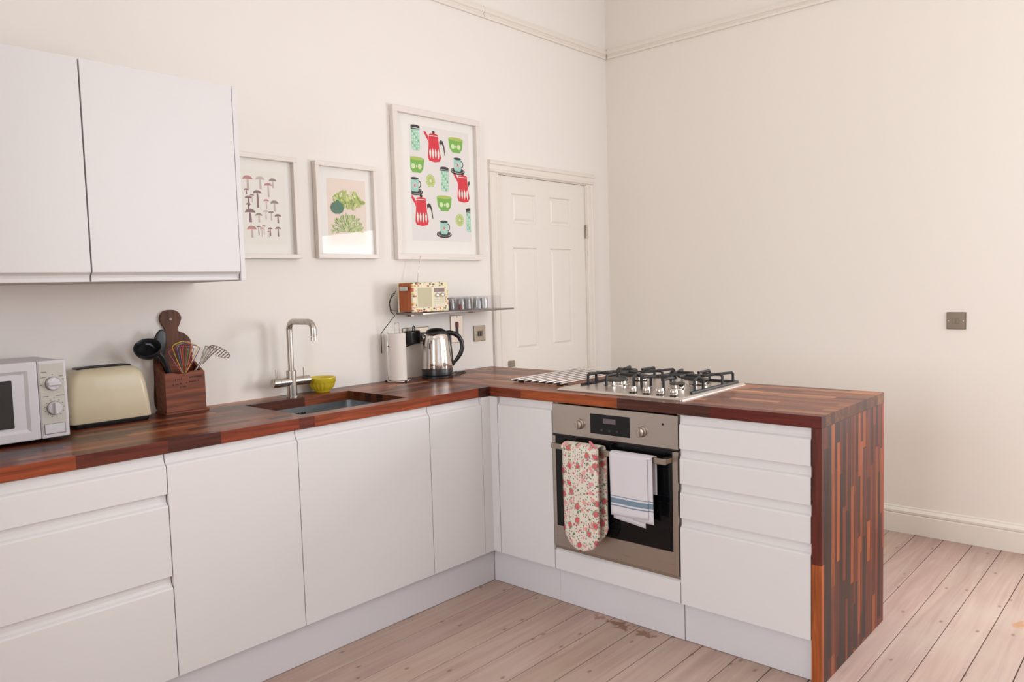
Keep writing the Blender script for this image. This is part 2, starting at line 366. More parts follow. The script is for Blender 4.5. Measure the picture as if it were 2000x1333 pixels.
def obj(name, bm, m, parent=None, local=False, smooth=None, col=None, sharp=35):
    bmesh.ops.remove_doubles(bm, verts=bm.verts, dist=1e-6)
    if parent is not None and not local: bmesh.ops.translate(bm, verts=bm.verts, vec=-wpos(parent))
    me = bpy.data.meshes.new(name); bm.to_mesh(me); bm.free()
    for mm in (m if isinstance(m, (list, tuple)) else [m]): me.materials.append(mm)
    if smooth: me.shade_smooth(); 
    if smooth:
        try: me.set_sharp_from_angle(angle=math.radians(sharp))
        except Exception: pass
    o = bpy.data.objects.new(name, me); COL.objects.link(o)
    if parent is not None: o.parent = parent
    if col is not None: o.color = col
    return o
def thing(name, label, cat, loc=(0, 0, 0), group=None):
    o = bpy.data.objects.new(name, None); COL.objects.link(o); o.location = loc; o.empty_display_size = .05
    o['label'] = label; o['category'] = cat
    if group: o['group'] = group
    return o
def tag(o, label, cat, group=None, kind=None):
    o['label'] = label; o['category'] = cat
    if group: o['group'] = group
    if kind: o['kind'] = kind
    return o
def struct(name, bm, m, label=None, cat=None, parent=None):
    o = obj(name, bm, m, parent); 
    if parent is None:
        o['kind'] = 'structure'
        if label: o['label'] = label
        if cat: o['category'] = cat
    return o

# ------------------------------------------------------------------ room shell
YB, XL, XR, ZC = -5.0, -4.7, 1.846, 3.45
bm = B(); box(bm, XL-.1, XR+.1, YB-.1, .12, -.12, -.022)
floor = struct('floor', bm, FBASE, 'whitewashed pine board floor running under the white kitchen units', 'floor')
ys_ = [-.075+.13*0]
joints = [0.10, -0.06, -.19, -.325, -.455, -.586, -.716, -.846, -.984, -1.111, -1.252, -1.378, -1.519, -1.647, -1.786, -1.913, -2.045, -2.175, -2.30, -2.435]
shift = [0]*14
while joints[-1] > YB: joints.append(joints[-1]-.13-.006*rnd.random())
for i, (a, b) in enumerate(zip(joints, joints[1:])):
    b = max(b, YB)
    if a <= YB: break
    # a few boards are two lengths butted end to end
    cuts = [XL, XR]
    if i % 4 == 2: cuts = [XL, rnd.uniform(-3.6, -3.0), XR]
    for x0, x1 in zip(cuts, cuts[1:]):
        t = rnd.uniform(.93, 1.05); bm = B(); zz = rnd.uniform(-.0008, 0)
        box(bm, x0+.0008, x1-.0008, b+.0017, a-.0017, -.022, zz, .0012)
        # slight drift so the joints meet the marks on the right wall
        for v in bm.verts: v.co.y += 0.028*max(0, v.co.x)/1.8*0
        obj('floorboard', bm, FLOORM, floor, col=(t, t*rnd.uniform(.97, 1.01), t*rnd.uniform(.95, 1.02), 1))

# left wall (the sink wall) with the door opening
DX0, DX1, DZ = .757, 1.581, 1.997
bm = B(); box(bm, XL-.1, DX0-.008, 0, .12, -.12, ZC); box(bm, DX1+.008, XR+.12, 0, .12, -.12, ZC); box(bm, DX0-.008, DX1+.008, 0, .12, DZ+.006, ZC)
struct('wall_left', bm, WALL, 'long off-white painted wall behind the sink and pictures', 'wall')
bm = B()
for (z0, z1, y0, y1) in ((-.12, .92, YB-.1, 0), (2.08, ZC, YB-.1, 0), (.92, 2.08, -2.5, 0), (.92, 2.08, YB-.1, -3.62)):
    box(bm, XR, XR+.16, y0, y1, z0, z1)
struct('wall_right', bm, WALLR, 'bare cream wall beyond the peninsula', 'wall')
bm = B()
for (x0, x1, z0, z1) in ((XL-.1, XR+.12, -.12, 1.0), (XL-.1, XR+.12, 3.2, ZC), (XL-.1, -3.15, 1.0, 3.2), (-1.45, -.15, 1.0, 3.2), (1.55, XR+.12, 1.0, 3.2)):
    box(bm, x0, x1, YB-.16, YB, z0, z1)
struct('wall_rear', bm, WALL)
bm = B()
for (z0, z1, y0, y1) in ((-.12, .8, YB-.1, .12), (2.7, ZC, YB-.1, .12), (.8, 2.7, YB-.1, -2.8), (.8, 2.7, -1.0, .12)): box(bm, XL-.14, XL, y0, y1, z0, z1)
struct('wall_far', bm, WALL)
bm = B(); box(bm, XL-.14, XR+.16, YB-.16, .12, ZC, ZC+.1); struct('ceiling', bm, CEIL)
bm = B(); box(bm, -2.76, -2.635, -1.08, -.0005, -.02, ZC-.001); struct('shade_wall', bm, WALL)  # added unseen wall stub, keeps far-left fill off the left units
def window(n, axis, c, a0, a1, z0, z1):
    bm = B(); t = .045
    def bx(u0, u1, q0, q1, d=.05):
        if axis == 'x': box(bm, c+.1, c+.1+d, u0, u1, q0, q1, .003)
        else: box(bm, u0, u1, c-.1-d, c-.1, q0, q1, .003)
    bx(a0, a0+t, z0, z1); bx(a1-t, a1, z0, z1); bx(a0+t, a1-t, z0, z0+t); bx(a0+t, a1-t, z1-t, z1)
    bx((a0+a1)/2-.018, (a0+a1)/2+.018, z0+t, z1-t, .04)
    o = struct('window_%d' % n, bm, TRIM)
    bm = B()
    if axis == 'x': box(bm, c+.12, c+.124, a0+t, a1-t, z0+t, z1-t)
    else: box(bm, a0+t, a1-t, c-.124, c-.12, z0+t, z1-t)
    obj('pane', bm, PANE, o)
window(1, 'x', XR, -3.62, -2.5, .92, 2.08); window(4, 'x', XL-.245, -2.8, -1.0, .8, 2.7); window(2, 'y', YB, -.15, 1.55, 1.0, 3.2); window(3, 'y', YB, -3.15, -1.45, 1.0, 3.2)  # far-left and rear-left windows are added, unseen, to house the fill lamps

# baseboards
def bb_prof(s): return [(0, 0), (s*.020, 0), (s*.020, .098), (s*.016, .102), (s*.020, .108), (s*.021, .118), (s*.015, .127), (s*.008, .131), (s*.008, .137), (0, .141)]
bm = B(); prism(bm, [(XR+u, v) for u, v in bb_prof(-1)], 1, YB, 0)
struct('baseboard_right', bm, TRIM, 'moulded cream skirting board along the right wall', 'skirting board')
# picture rails
def rail_prof(s): return [(0, 2.843), (s*.012, 2.843), (s*.014, 2.856), (s*.008, 2.862), (s*.012, 2.868), (s*.019, 2.874), (s*.022, 2.884), (s*.020, 2.896), (s*.012, 2.900), (s*.012, 2.907), (0, 2.909)]
bm = B(); prism(bm, [(u, v) for u, v in rail_prof(-1)], 0, .672, XR)
r1 = struct('trim_1', bm, TRIM, 'cream picture rail high on the sink wall, right of its joint', 'picture rail')
bm = B(); prism(bm, [(u, v) for u, v in rail_prof(-1)], 0, XL, .669)
struct('trim_2', bm, TRIM, 'cream picture rail high on the sink wall, left of its joint', 'picture rail')
bm = B(); prism(bm, [(XR+u, v) for u, v in rail_prof(-1)], 1, YB, -.022)
struct('trim_3', bm, TRIM, 'cream picture rail high on the right wall', 'picture rail')

# door in the left wall
bm = B()
xs = [DX0, .877, 1.094, 1.221, 1.436, DX1]; zs_ = [.02, .20, .80, .978, 1.586, 1.727, 1.900, DZ]
vg = [[bm.verts.new((x, .006, z)) for x in xs] for z in zs_]
pf = []
for j in range(len(zs_)-1):
    for i in range(len(xs)-1):
        f = bm.faces.new((vg[j][i], vg[j][i+1], vg[j+1][i+1], vg[j+1][i]))
        if i in (1, 3) and j in (1, 3, 5): pf.append(f)
for f in pf:
    bmesh.ops.inset_region(bm, faces=[f], thickness=.010, depth=-.008)
    bmesh.ops.inset_region(bm, faces=[f], thickness=.014, depth=0)
    bmesh.ops.inset_region(bm, faces=[f], thickness=.016, depth=.006)
ext = [e for e in bm.edges if e.is_boundary]
r = bmesh.ops.extrude_edge_only(bm, edges=ext)
for v in r['geom']:
    if isinstance(v, bmesh.types.BMVert): v.co.y = .045
door = struct('door_1', bm, DOORP, 'cream six-panel interior door behind the worktop corner', 'door')
bm = B(); box(bm, .806, .850, -.012, .006, .890, .926, .003)
o = obj('latch_plate', bm, NICKEL, door); o['label'] = 'small satin nickel latch plate low on the door'
for z in (1.70, .35):
    bm = B(); box(bm, DX1-.004, DX1+.012, -.004, .003, z-.042, z+.045)
    for k in range(5): lathe(bm, [(.005, z-.042+k*.0178), (.005, z-.042+k*.0178+.0165)], (DX1+.003, -.006), 10)
    o = obj('hinge', bm, NICKEL, door, smooth=True)
# casing
bm = B()
def cas(u0, u1): return [(u0, 0), (u0, -.014), (u0+.14*(u1-u0), -.021), (u0+.30*(u1-u0), -.021), (u0+.38*(u1-u0), -.015), (u0+.70*(u1-u0), -.014), (u0+.76*(u1-u0), -.019), (u0+.90*(u1-u0), -.018), (u1, -.008), (u1, 0)]
prism(bm, cas(.677, .747), 2, 0, 2.0022)
prism(bm, cas(1.661, 1.591), 2, 0, 2.0022)
prism(bm, [(y, z) for z, y in cas(2.0725, 2.002)], 0, .677, 1.661)
box(bm, .745, .757-.001, -.004, .05, 0, 2.003); box(bm, 1.582, 1.593, -.004, .05, 0, 2.003); box(bm, .745, 1.593, -.004, .05, 1.9985, 2.004)
struct('trim_4', bm, TRIM, 'moulded cream casing around the six-panel door', 'door frame')

# ------------------------------------------------------------------ kitchen units
YF, YW, XB, YE = -.609, -.611, .655, -2.096
def front_x(bm, x0, x1, z0, z1, scoop=True):
    """J-pull front in the y = YF plane"""
    t = .019
    if scoop:
        pr = [(YF+t, z0), (YF, z0), (YF, z1-.040), (YF+.0006, z1-.0385), (YF+.003, z1-.035), (YF+.0095, z1-.030), (YF+.0135, z1-.022), (YF+.0145, z1-.012), (YF+.0145, z1), (YF+t, z1)]
    else: pr = [(YF+t, z0), (YF, z0), (YF, z1), (YF+t, z1)]
    prism(bm, pr, 0, x0, x1)
def front_y(bm, y0, y1, z0, z1, scoop=True):
    t = .019
    if scoop:
        pr = [(t, z0), (0, z0), (0, z1-.040), (.0006, z1-.0385), (.003, z1-.035), (.0095, z1-.030), (.0135, z1-.022), (.0145, z1-.012), (.0145, z1), (t, z1)]
    else: pr = [(t, z0), (0, z0), (0, z1), (t, z1)]
    # prism axis 1 takes (x, z)
    prism(bm, pr, 1, y0, y1)
G = .0016
def unit_x(name, label, x0, x1, fronts, cat='cabinet', sinkhole=False):
    t = thing(name, label, cat, ((x0+x1)/2, -.3, .15))
    bm = B(); ztop = .868 if not sinkhole else .66
    box(bm, x0+.001, x0+.018, YF+.022, -.012, .15, .868); box(bm, x1-.018, x1-.001, YF+.022, -.012, .15, .868)
    box(bm, x0+.018, x1-.018, YF+.022, -.012, .15, .168); box(bm, x0+.018, x1-.018, -.02, -.012, .168, ztop)
    box(bm, x0+.018, x1-.018, YF+.022, YF+.04, .80 if not sinkhole else .83, .868)
    obj('carcass', bm, CABIN, t)
    for k, (z0, z1, nm) in enumerate(fronts):
        bm = B(); front_x(bm, x0+G, x1-G, z0, z1); obj(nm, bm, CAB, t)
    return t
unit_x('drawer_cabinet', 'white three-drawer base unit below the microwave, left edge of picture', -2.068, -1.468, [(.7415, .866, 'drawer'), (.4785, .7395, 'drawer'), (.150, .4765, 'drawer')])
unit_x('base_cabinet', 'white handleless base unit below the toaster and utensil box', -1.468, -1.0, [(.150, .866, 'door')])
unit_x('base_cabinet', 'widest white handleless base unit, directly below the sink', -1.0, -.3695, [(.150, .866, 'door')], sinkhole=True)
cu = unit_x('base_cabinet', 'narrow white base unit left of the inner corner post', -.3695, -.056, [(.150, .866, 'door')])
bm = B(); prism(bm, [(-.0555, YF), (0, YF), (0, -.652), (.018, -.652), (.018, YF+.018), (-.0555, YF+.018)], 2, .150, .866); obj('corner_post', bm, CAB, cu)

def unit_y(name, label, y0, y1, fronts, cat='cabinet'):
    t = thing(name, label, cat, (.3, (y0+y1)/2, .15))
    bm = B()
    box(bm, .022, .60, y0+.001, y0+.018, .15, .868); box(bm, .022, .60, y1-.018, y1-.001, .15, .868)
    box(bm, .022, .60, y0+.018, y1-.018, .15, .168); box(bm, .592, .60, y0+.018, y1-.018, .168, .868); box(bm, .022, .04, y0+.018, y1-.018, .80, .868)
    obj('carcass', bm, CABIN, t)
    for z0, z1, nm in fronts:
        bm = B(); front_y(bm, y0+G, y1-G, z0, z1); obj(nm, bm, CAB, t)
    return t
unit_y('base_cabinet', 'white base unit left of the oven, right of the inner corner', -.9680, -.6535, [(.150, .866, 'door')])
unit_y('drawer_cabinet', 'white four-drawer base unit between oven and wooden end panel', YE+.0345, -1.5725, [(.7415, .866, 'drawer'), (.6105, .7390, 'drawer'), (.4805, .6080, 'drawer'), (.150, .4780, 'drawer')])
# oven housing
oh = thing('oven_housing', 'white housing unit holding the oven, plain strip below it', 'cabinet', (.3, -1.27, .15))
bm = B(); box(bm, .022, .60, -.986, -.9695, .15, .868); box(bm, .022, .60, -1.571, -1.554, .15, .868); box(bm, .022, .60, -1.554, -.986, .15, .168); box(bm, .05, .58, -1.554, -.986, .215, .233)
obj('carcass', bm, CABIN, oh)
bm = B(); prism(bm, [(.019, .150), (0, .150), (0, .228), (.004, .232), (.014, .238), (.019, .238)], 1, -1.5712, -.9695); obj('filler_panel', bm, CAB, oh)
bm = B(); box(bm, .010, .022, -1.571, -.9695, .2385, .250); o = obj('vent_trim', bm, NICKEL, oh); o['label'] = 'grey metal trim strip under the oven door'
# peninsula back panel
bm = B(); box(bm, .604, .620, YE+.0345, -.02, 0, .868); tag(obj('back_panel', bm, CAB), 'white panel closing the back of the peninsula units', 'panel')
# plinths
def plinth(label, *b_):
    bm = B(); box(bm, *b_, .0008); tag(obj('plinth', bm, PLINTH), label, 'plinth')
plinth('long white plinth under the sink run', -2.068, .0225, YF+.0235, YF+.0395, .001, .149)
plinth('short white plinth under the unit left of the oven', .0235, .0395, -.9735, YF+.0233, .001, .149)
plinth('white plinth under the oven', .0215, .0375, -1.5745, -.9755, .001, .149)
plinth('white plinth under the four-drawer unit', .0235, .0395, YE+.034, -1.5765, .001, .149)

# ------------------------------------------------------------------ butcher-block worktops
PAL = [L(126, 66, 38), L(146, 82, 48), L(108, 52, 30), L(84, 42, 28), L(66, 36, 26), L(160, 96, 58), L(118, 56, 30), L(94, 50, 34), L(134, 72, 42), L(76, 36, 25)]
def rc(): 
    c = rnd.choice(PAL); k = rnd.uniform(.85, 1.15); return (c[0]*k, c[1]*k, c[2]*k, 1)
def lay(parent, rows, a0, a1, along, mk, first=None, lmin=.18, lmax=.46, pal=None):
    """rows: (b0,b1) strips; each filled with staves from a0 to a1"""
    n = 0
    for i, (b0, b1) in enumerate(rows):
        if first and i in first: segs = first[i]
        else:
            segs = []; a = a0-rnd.uniform(0, lmax*.8)
            while a < a1:
                e = a+rnd.uniform(lmin, lmax); segs.append((max(a, a0), min(e, a1), (pal or rc)())); a = e
            segs = [s for s in segs if s[1]-s[0] > .004]
        for s in segs: mk(parent, s[0], s[1], b0, b1, s[2]); n += 1
    return n
g_ = 0.0
def rows(a, b, n): return [(a+(b-a)*i/n, a+(b-a)*(i+1)/n) for i in range(n)]
wt = thing('worktop', 'dark butcher-block worktop of the sink run along the wall', 'worktop', (-1.0, -.3, .87))
SX0, SX1, SY0, SY1 = -.937, -.431, -.545, -.138
def endmark(bm, ax):
    bm.normal_update()
    for f in bm.faces:
        if abs(f.normal[ax]) > .9: f.material_index = 1
def mkx(parent, x0, x1, y0, y1, c):
    # leave out the sink opening
    parts = [(x0, x1)]
    if y0 > SY0-1e-4 and y1 < SY1+1e-4:
        parts = []
        if x0 < SX0: parts.append((x0, min(x1, SX0)))
        if x1 > SX1: parts.append((max(x0, SX1), x1))
    for p0, p1 in parts:
        if p1-p0 < .003: continue
        bm = B(); box(bm, p0+g_, p1-g_, y0+g_, y1-g_, .870, .910+rnd.uniform(-.0001, .0001)); endmark(bm, 0)
        obj('stave', bm, [STAVE_X, END_X], parent, col=c)
O1, O2, O3, D1, D2, D3 = L(138, 64, 34), L(122, 52, 28), L(150, 74, 36), L(78, 34, 24), L(62, 32, 25), L(94, 40, 26)
segf = [(-2.62, -2.2, O2), (-2.2, -1.725, O1), (-1.725, -1.46, D3), (-1.46, -1.285, D1), (-1.285, -.99, O2), (-.99, -.925, D3), (-.925, -.36, O1), (-.36, -.075, O2), (-.075, -.0035, D2)]
R = rows(YW, SY0, 2)+rows(SY0, SY1, 10)+rows(SY1, -.001, 3)
lay(wt, R, -2.62, -.0035, 'x', mkx, {0: segf})
pt = thing('peninsula_worktop', 'butcher-block worktop of the peninsula carrying the hob', 'worktop', (.33, -1.05, .87))
def mky(parent, y0, y1, x0, x1, c):
    bm = B(); box(bm, x0+g_, x1-g_, y0+g_, y1-g_, .870, .910+rnd.uniform(-.0001, .0001)); endmark(bm, 1); obj('stave', bm, [STAVE_Y, END_Y], parent, col=c)
PALP = [L(162, 98, 62), L(146, 82, 50), L(112, 60, 38), L(92, 52, 36), L(178, 114, 74), L(132, 74, 46), L(152, 92, 60), L(120, 66, 42)]
def rcp():
    c = rnd.choice(PALP); k = rnd.uniform(.88, 1.12); return (c[0]*k, c[1]*k, c[2]*k, 1)
segp = [(-.62, -.001, D3), (-.80, -.62, L(120, 56, 34)), (-1.302, -.80, O3), (-1.70, -1.302, L(74, 38, 28)), (YE, -1.70, L(96, 32, 20))]
lay(pt, rows(-.0025, XB, 16), YE, -.001, 'y', mky, {0: segp}, pal=rcp)
ep = thing('end_panel', 'upright butcher-block panel closing the free end of the peninsula', 'panel', (.33, -2.08, 0))
def mkz(parent, z0, z1, x0, x1, c):
    bm = B(); box(bm, x0+g_, x1-g_, YE+rnd.uniform(0, .0002), YE+.033, z0+g_, z1-g_); obj('stave', bm, STAVE_Z, parent, col=c)
PE = [L(96, 40, 20), L(132, 64, 28), L(74, 32, 20), L(52, 28, 21), L(46, 25, 20), L(146, 74, 32), L(106, 44, 22), L(62, 29, 20), L(84, 36, 20)]
def rce():
    c = rnd.choice(PE); k = rnd.uniform(.85, 1.15); return (c[0]*k, c[1]*k, c[2]*k, 1)
er = []; x = -.0025
while x < XB-.012:
    e = min(XB, x+(.026 if x > 0 else .03)+rnd.uniform(-.006, .008))
    if XB-e < .012: e = XB
    er.append((x, e)); x = e
lay(ep, er, .001, .8695, 'z', mkz, {0: [(.001, .413, L(156, 80, 36)), (.413, .8695, L(88, 34, 22))], len(er)-1: [(.001, .30, L(96, 42, 24)), (.30, .8695, L(134, 54, 28))]}, lmin=.14, lmax=.42, pal=rce)

# ------------------------------------------------------------------ sink and tap
sk = thing('sink', 'undermounted stainless steel sink with dark wooden cutout edges', 'sink', (-.684, -.34, .65))
bm = B(); d = .006
x0, x1, y0, y1, z0, z1 = SX0-.004, SX1+.004, SY0-.004, SY1+.004, .665, .8695
def rring(x0, x1, y0, y1, r, z, n=6):
    o = []
    for cx, cy, a in ((x1-r, y1-r, 0), (x0+r, y1-r, PI/2), (x0+r, y0+r, PI), (x1-r, y0+r, 1.5*PI)):
        for k in range(n+1): o.append((cx+r*math.cos(a+PI/2*k/n), cy+r*math.sin(a+PI/2*k/n), z))
    return o
def loft(bm, rings, cap0=False, cap1=False, smooth=True, mi=0):
    R_ = [[bm.verts.new(p) for p in r] for r in rings]; n = len(R_[0]); fs = []
    for a, b in zip(R_, R_[1:]):
        for k in range(n):
            f = bm.faces.new((a[k], a[(k+1) % n], b[(k+1) % n], b[k])); f.smooth = smooth; fs.append(f)
    if cap0: fs.append(bm.faces.new(R_[0][::-1]))
    if cap1: fs.append(bm.faces.new(R_[-1]))
    for f in fs: f.material_index = mi
    return fs
loft(bm, [rring(x0-.012, x1+.012, y0-.012, y1+.012, .03, z1), rring(x0, x1, y0, y1, .03, z1), rring(x0+.002, x1-.002, y0+.002, y1-.002, .03, z0+.03), rring(x0+.01, x1-.01, y0+.01, y1-.01, .03, z0+.008), rring(x0+.03, x1-.03, y0+.03, y1-.03, .03, z0)], cap1=True)
obj('basin', bm, SINKM, sk, smooth=True)
bm = B()
for k in (-.705, -.693, -.674, -.662): lathe(bm, [(.0045, SY1-.002), (.0045, SY1+.004)], (k, .842), 10, axis='y')
o = obj('overflow', bm, BLACKP, sk); o['label'] = 'dark overflow holes in the sink wall'
bm = B(); lathe(bm, [(.042, z0+.0005), (.04, z0+.004), (.02, z0+.002)], (-.684, -.34), 24); obj('drain', bm, CHROME, sk, smooth=True)

TX, TY = -.685, -.085
tp = thing('kitchen_tap', 'brushed steel tap with square-bend spout behind the sink', 'tap', (TX, TY, .91))
bm = B(); lathe(bm, [(.026, .910), (.026, .914), (.0215, .916), (.0215, 1.024), (.019, 1.026)], (TX, TY), 28); obj('body', bm, STEELX, tp, smooth=True)
pts = [(TX, TY, 1.02), (TX, TY, 1.19)]+arc((TX, TY-.036, 1.200), 0, PI/2, .036, 8, 'yz')+arc((TX, TY-.146, 1.200), PI/2, PI, .036, 8, 'yz')+[(TX, TY-.182, 1.178)]
bm = B(); tube(bm, pts, .0130, 16); obj('spout', bm, STEELX, tp, smooth=True)
bm = B(); lathe(bm, [(.0125, 1.1765), (.0136, 1.176), (.0136, 1.158), (.011, 1.157)], (TX, TY-.182), 20); obj('aerator', bm, CHROME, tp, smooth=True)
bm = B(); lathe(bm, [(.0195, TX-.058), (.0195, TX+.048)], (TY, .977), 28, axis='x'); obj('valve_body', bm, STEELX, tp, smooth=True)
for s, xa, xb, xl in ((-1, TX-.092, TX-.0585, TX-.072), (1, TX+.0485, TX+.086, TX+.063)):
    bm = B(); lathe(bm, [(.0175, xa), (.0200, xa+.002), (.0200, xb-.001), (.0185, xb)], (TY, .977), 28, axis='x')
    h = obj('handle', bm, STEELX, tp, smooth=True)
    bm = B(); lathe(bm, [(.0035, .994), (.0042, 1.03), (.004, 1.033)], (xl, TY), 10); obj('lever', bm, STEELX, h, smooth=True)

# yellow ribbed bowl
bc = (-.520, -.068); bw = thing('bowl', 'small yellow ribbed bowl on the worktop right of the tap', 'bowl', (bc[0], bc[1], .91))
bm = B(); seg = 72; rings = []
for (r, z, rib) in ((.028, .9105, 0), (.032, .9105, 0), (.033, .916, 0), (.044, .926, 1), (.053, .940, 1), (.057, .953, 1), (.0585, .9555, 0), (.0605, .957, 0), (.061, .973, 0), (.062, .976, 0), (.060, .978, 0), (.057, .975, 0), (.053, .945, 0), (.040, .925, 0), (.02, .918, 0)):
    rings.append([(bc[0]+(r+(rib*.0016*(1 if (k//2) % 2 else -1)))*math.cos(2*PI*k/seg), bc[1]+(r+(rib*.0016*(1 if (k//2) % 2 else -1)))*math.sin(2*PI*k/seg), z) for k in range(seg)])
loft(bm, rings, True, True); obj('bowl_body', bm, YELLOW, bw)

# ------------------------------------------------------------------ oven
ov = thing('oven', 'built-in stainless steel single oven with black glass door', 'oven', (.3, -1.27, .25))
OY0, OY1 = -1.5675, -.9715
bm = B(); box(bm, .022, .56, -1.552, -.988, .255, .862); obj('body', bm, DARK, ov)
bm = B(); box(bm, .000, .021, OY0, OY1, .735, .864, .0015); cp = obj('control_panel', bm, STEEL, ov)
bm = B(); box(bm, -.0015, .002, -1.358, -1.169, .757, .838, .001); dp = obj('display', bm, BLACKG, cp)
bm = B(); box(bm, -.0022, 0, -1.293, -1.233, .803, .823); o = obj('readout', bm, mat('lcd_grey', L(96, 84, 86), .3), dp); o['label'] = 'dim grey clock readout'
bm = B()
for k, y in enumerate((-1.225, -1.262, -1.300)): lathe(bm, [(.0055, -.0024), (.0055, -.001)], (y, .775), 12, axis='x')
for f in bm.faces: pass
obj('button', bm, mat('touch_symbol', L(46, 44, 46), .3), dp)
for y in (-1.117, -1.413):
    bm = B(); lathe(bm, [(.010, .0), (.0205, -.001), (.0205, -.006), (.0175, -.009), (.0165, -.019), (.010, -.021)], (y, .788), 28, axis='x'); kb = obj('knob', bm, STEEL, cp, smooth=True)
    bm = B(); box(bm, -.028, -.015, y-.0045, y+.0045, .770, .806, .0015); obj('grip', bm, STEEL, kb)
    bm = B()
    for k in range(12):
        a = PI*2*k/12
        if k != 3: lathe(bm, [(.0011, -.0004), (.0011, .0005)], (y+.030*math.cos(a), .788+.030*math.sin(a)), 6, axis='x')
    obj('dial_mark', bm, MGREY, kb)
bm = B(); lathe(bm, [(.0045, -.001), (.0045, .001)], (-1.505, .826), 12, axis='x'); obj('indicator_lamp', bm, BLACKP, cp)
bm = B()
box(bm, -.004, .020, OY0, -1.5455, .256, .727, .001); box(bm, -.004, .020, -.9885, OY1, .256, .727, .001); box(bm, -.004, .020, -1.5455, -.9885, .256, .343, .001)
dr = obj('door', bm, STEEL, ov)
bm = B(); box(bm, -.001, .018, -1.5452, -.9888, .3433, .729); obj('door_glass', bm, BLACKG, dr)
bm = B(); box(bm, .002, .018, OY0, OY1, .7295, .7345); obj('vent_gap', bm, BLACKP, ov)
bm = B(); box(bm, -.051, -.040, -1.545, -1.000, .684, .706, .0015); box(bm, -.045, 0, -1.545, -1.520, .686, .704, .001); box(bm, -.045, 0, -1.025, -1.000, .686, .704, .001)
obj('handle', bm, NICKEL, dr)

# ------------------------------------------------------------------ oven glove
gl = thing('oven_glove', 'rose-patterned double oven glove hanging over the oven handle', 'oven glove', (-.06, -1.16, .3))
def pillow(bm, yc, w, z0, z1, xc, T, n=14, m=26, lean=0.0, wav=.0, rb=.09):
    """flat padded strip hanging in the y-z plane, rounded at the bottom"""
    F, Bk = [], []
    for j in range(m+1):
        v = j/m; z = z0+(z1-z0)*(1-(1-v)**1.0)
        dz = z-z0; hw = w/2
        if dz < rb: hw = w/2*math.sqrt(max(0.0, 1-((rb-dz)/rb)**2))*.98+.004
        fr, br = [], []
        for i in range(n+1):
            u = -1+2*i/n
            t = T*(1-abs(u)**4)*(min(1, (dz+.006)/.03))**.5
            y = yc+u*hw+lean*(1-v); x = xc+wav*math.sin(z*55+u*2)*.35+wav*math.sin(u*5+z*9)
            fr.append(bm.verts.new((x-t, y, z))); br.append(bm.verts.new((x+t*.6, y, z)))
        F.append(fr); Bk.append(br)
    for G_, flip in ((F, 0), (Bk, 1)):
        for j in range(m):
            for i in range(n):
                q = (G_[j][i], G_[j+1][i], G_[j+1][i+1], G_[j][i+1]); f = bm.faces.new(q if not flip else q[::-1]); f.smooth = True
    for j in range(m):
        for i in (0, n):
            f = bm.faces.new((F[j][i], Bk[j][i], Bk[j+1][i], F[j+1][i])); f.smooth = True
    for j in (0, m):
        for i in range(n): bm.faces.new((F[j][i], F[j][i+1], Bk[j][i+1], Bk[j][i]))
    bmesh.ops.recalc_face_normals(bm, faces=bm.faces)
bm = B(); pillow(bm, -1.168, .180, .285, .712, -.073, .012, wav=.002); obj('front_pad', bm, FLORAL, gl, sharp=60)
bm = B(); pillow(bm, -1.176, .178, .312, .702, -.024, .009, wav=.0015); obj('back_pad', bm, FLORAL, gl)
bm = B()
A = [(-.082, .700)]+[(-.0475+.0345*math.cos(a), .7035+.020*math.sin(a)) for a in [PI-PI*k/10 for k in range(11)]]+[(-.018, .690)]
outer = [(x, z) for x, z in A]; inner = [(-.0475+(x+.0475)*.72, .7035+(z-.7035)*.55+.004) for x, z in A][::-1]
prism(bm, outer+inner, 1, -1.253, -1.080); obj('strap', bm, FLORAL, gl)
bm = B(); tube(bm, [(-.075, -1.247, .716), (-.084, -1.236, .735), (-.078, -1.222, .741), (-.070, -1.225, .724)], .0045, 6); obj('hanging_loop', bm, BINDING, gl, smooth=True)
bm = B(); prism(bm, [(-.086, .4655), (-.0885, .468), (-.0885, .4715), (-.086, .4735), (-.08, .4695)], 1, -1.246, -1.092); obj('cuff_seam', bm, FLORAL, gl)

# ------------------------------------------------------------------ tea towel
tt = thing('tea_towel', 'folded white tea towel with blue stripes on the oven handle', 'tea towel', (-.06, -1.4, .45))
def sheet(yl, yr, ztop, zl, zr, x, th=.003, wav=.0015, ph=0.0, n=14, m=18):
    bm = B(); F, Bk = [], []
    for j in range(m+1):
        v = j/m; fr, br = [], []
        for i in range(n+1):
            u = i/n; zb = zl+(zr-zl)*u; z = zb+(ztop-zb)*v; y = yl+(yr-yl)*u+.004*(1-v)*(-1)*(1 if yr < yl else -1)
            xx = x+wav*math.sin(u*7+ph)*(1-v)-.003*(1-v)*math.sin(u*PI)
            fr.append(bm.verts.new((xx-th/2, y, z))); br.append(bm.verts.new((xx+th/2, y, z)))
        F.append(fr); Bk.append(br)
    for G_ in (F, Bk):
        for j in range(m):
            for i in range(n): f = bm.faces.new((G_[j][i], G_[j+1][i], G_[j+1][i+1], G_[j][i+1])); f.smooth = True
    for j in range(m):
        for i in (0, n): bm.faces.new((F[j][i], Bk[j][i], Bk[j+1][i], F[j+1][i]))
    for j in (0, m):
        for i in range(n): bm.faces.new((F[j][i], F[j][i+1], Bk[j][i+1], Bk[j][i]))
    bmesh.ops.recalc_face_normals(bm, faces=bm.faces); return bm
tl = Vector((.06, 1.4, -.45))
def towel_part(name, bm):
    # keep the print at true height: geometry stays in world height, the part is shifted back
    o = obj(name, bm, TOWELM, tt, local=True); o.location = (.06, 1.4, -.45); return o
towel_part('front_fold', sheet(-1.306, -1.474, .707, .462, .468, -.0665))
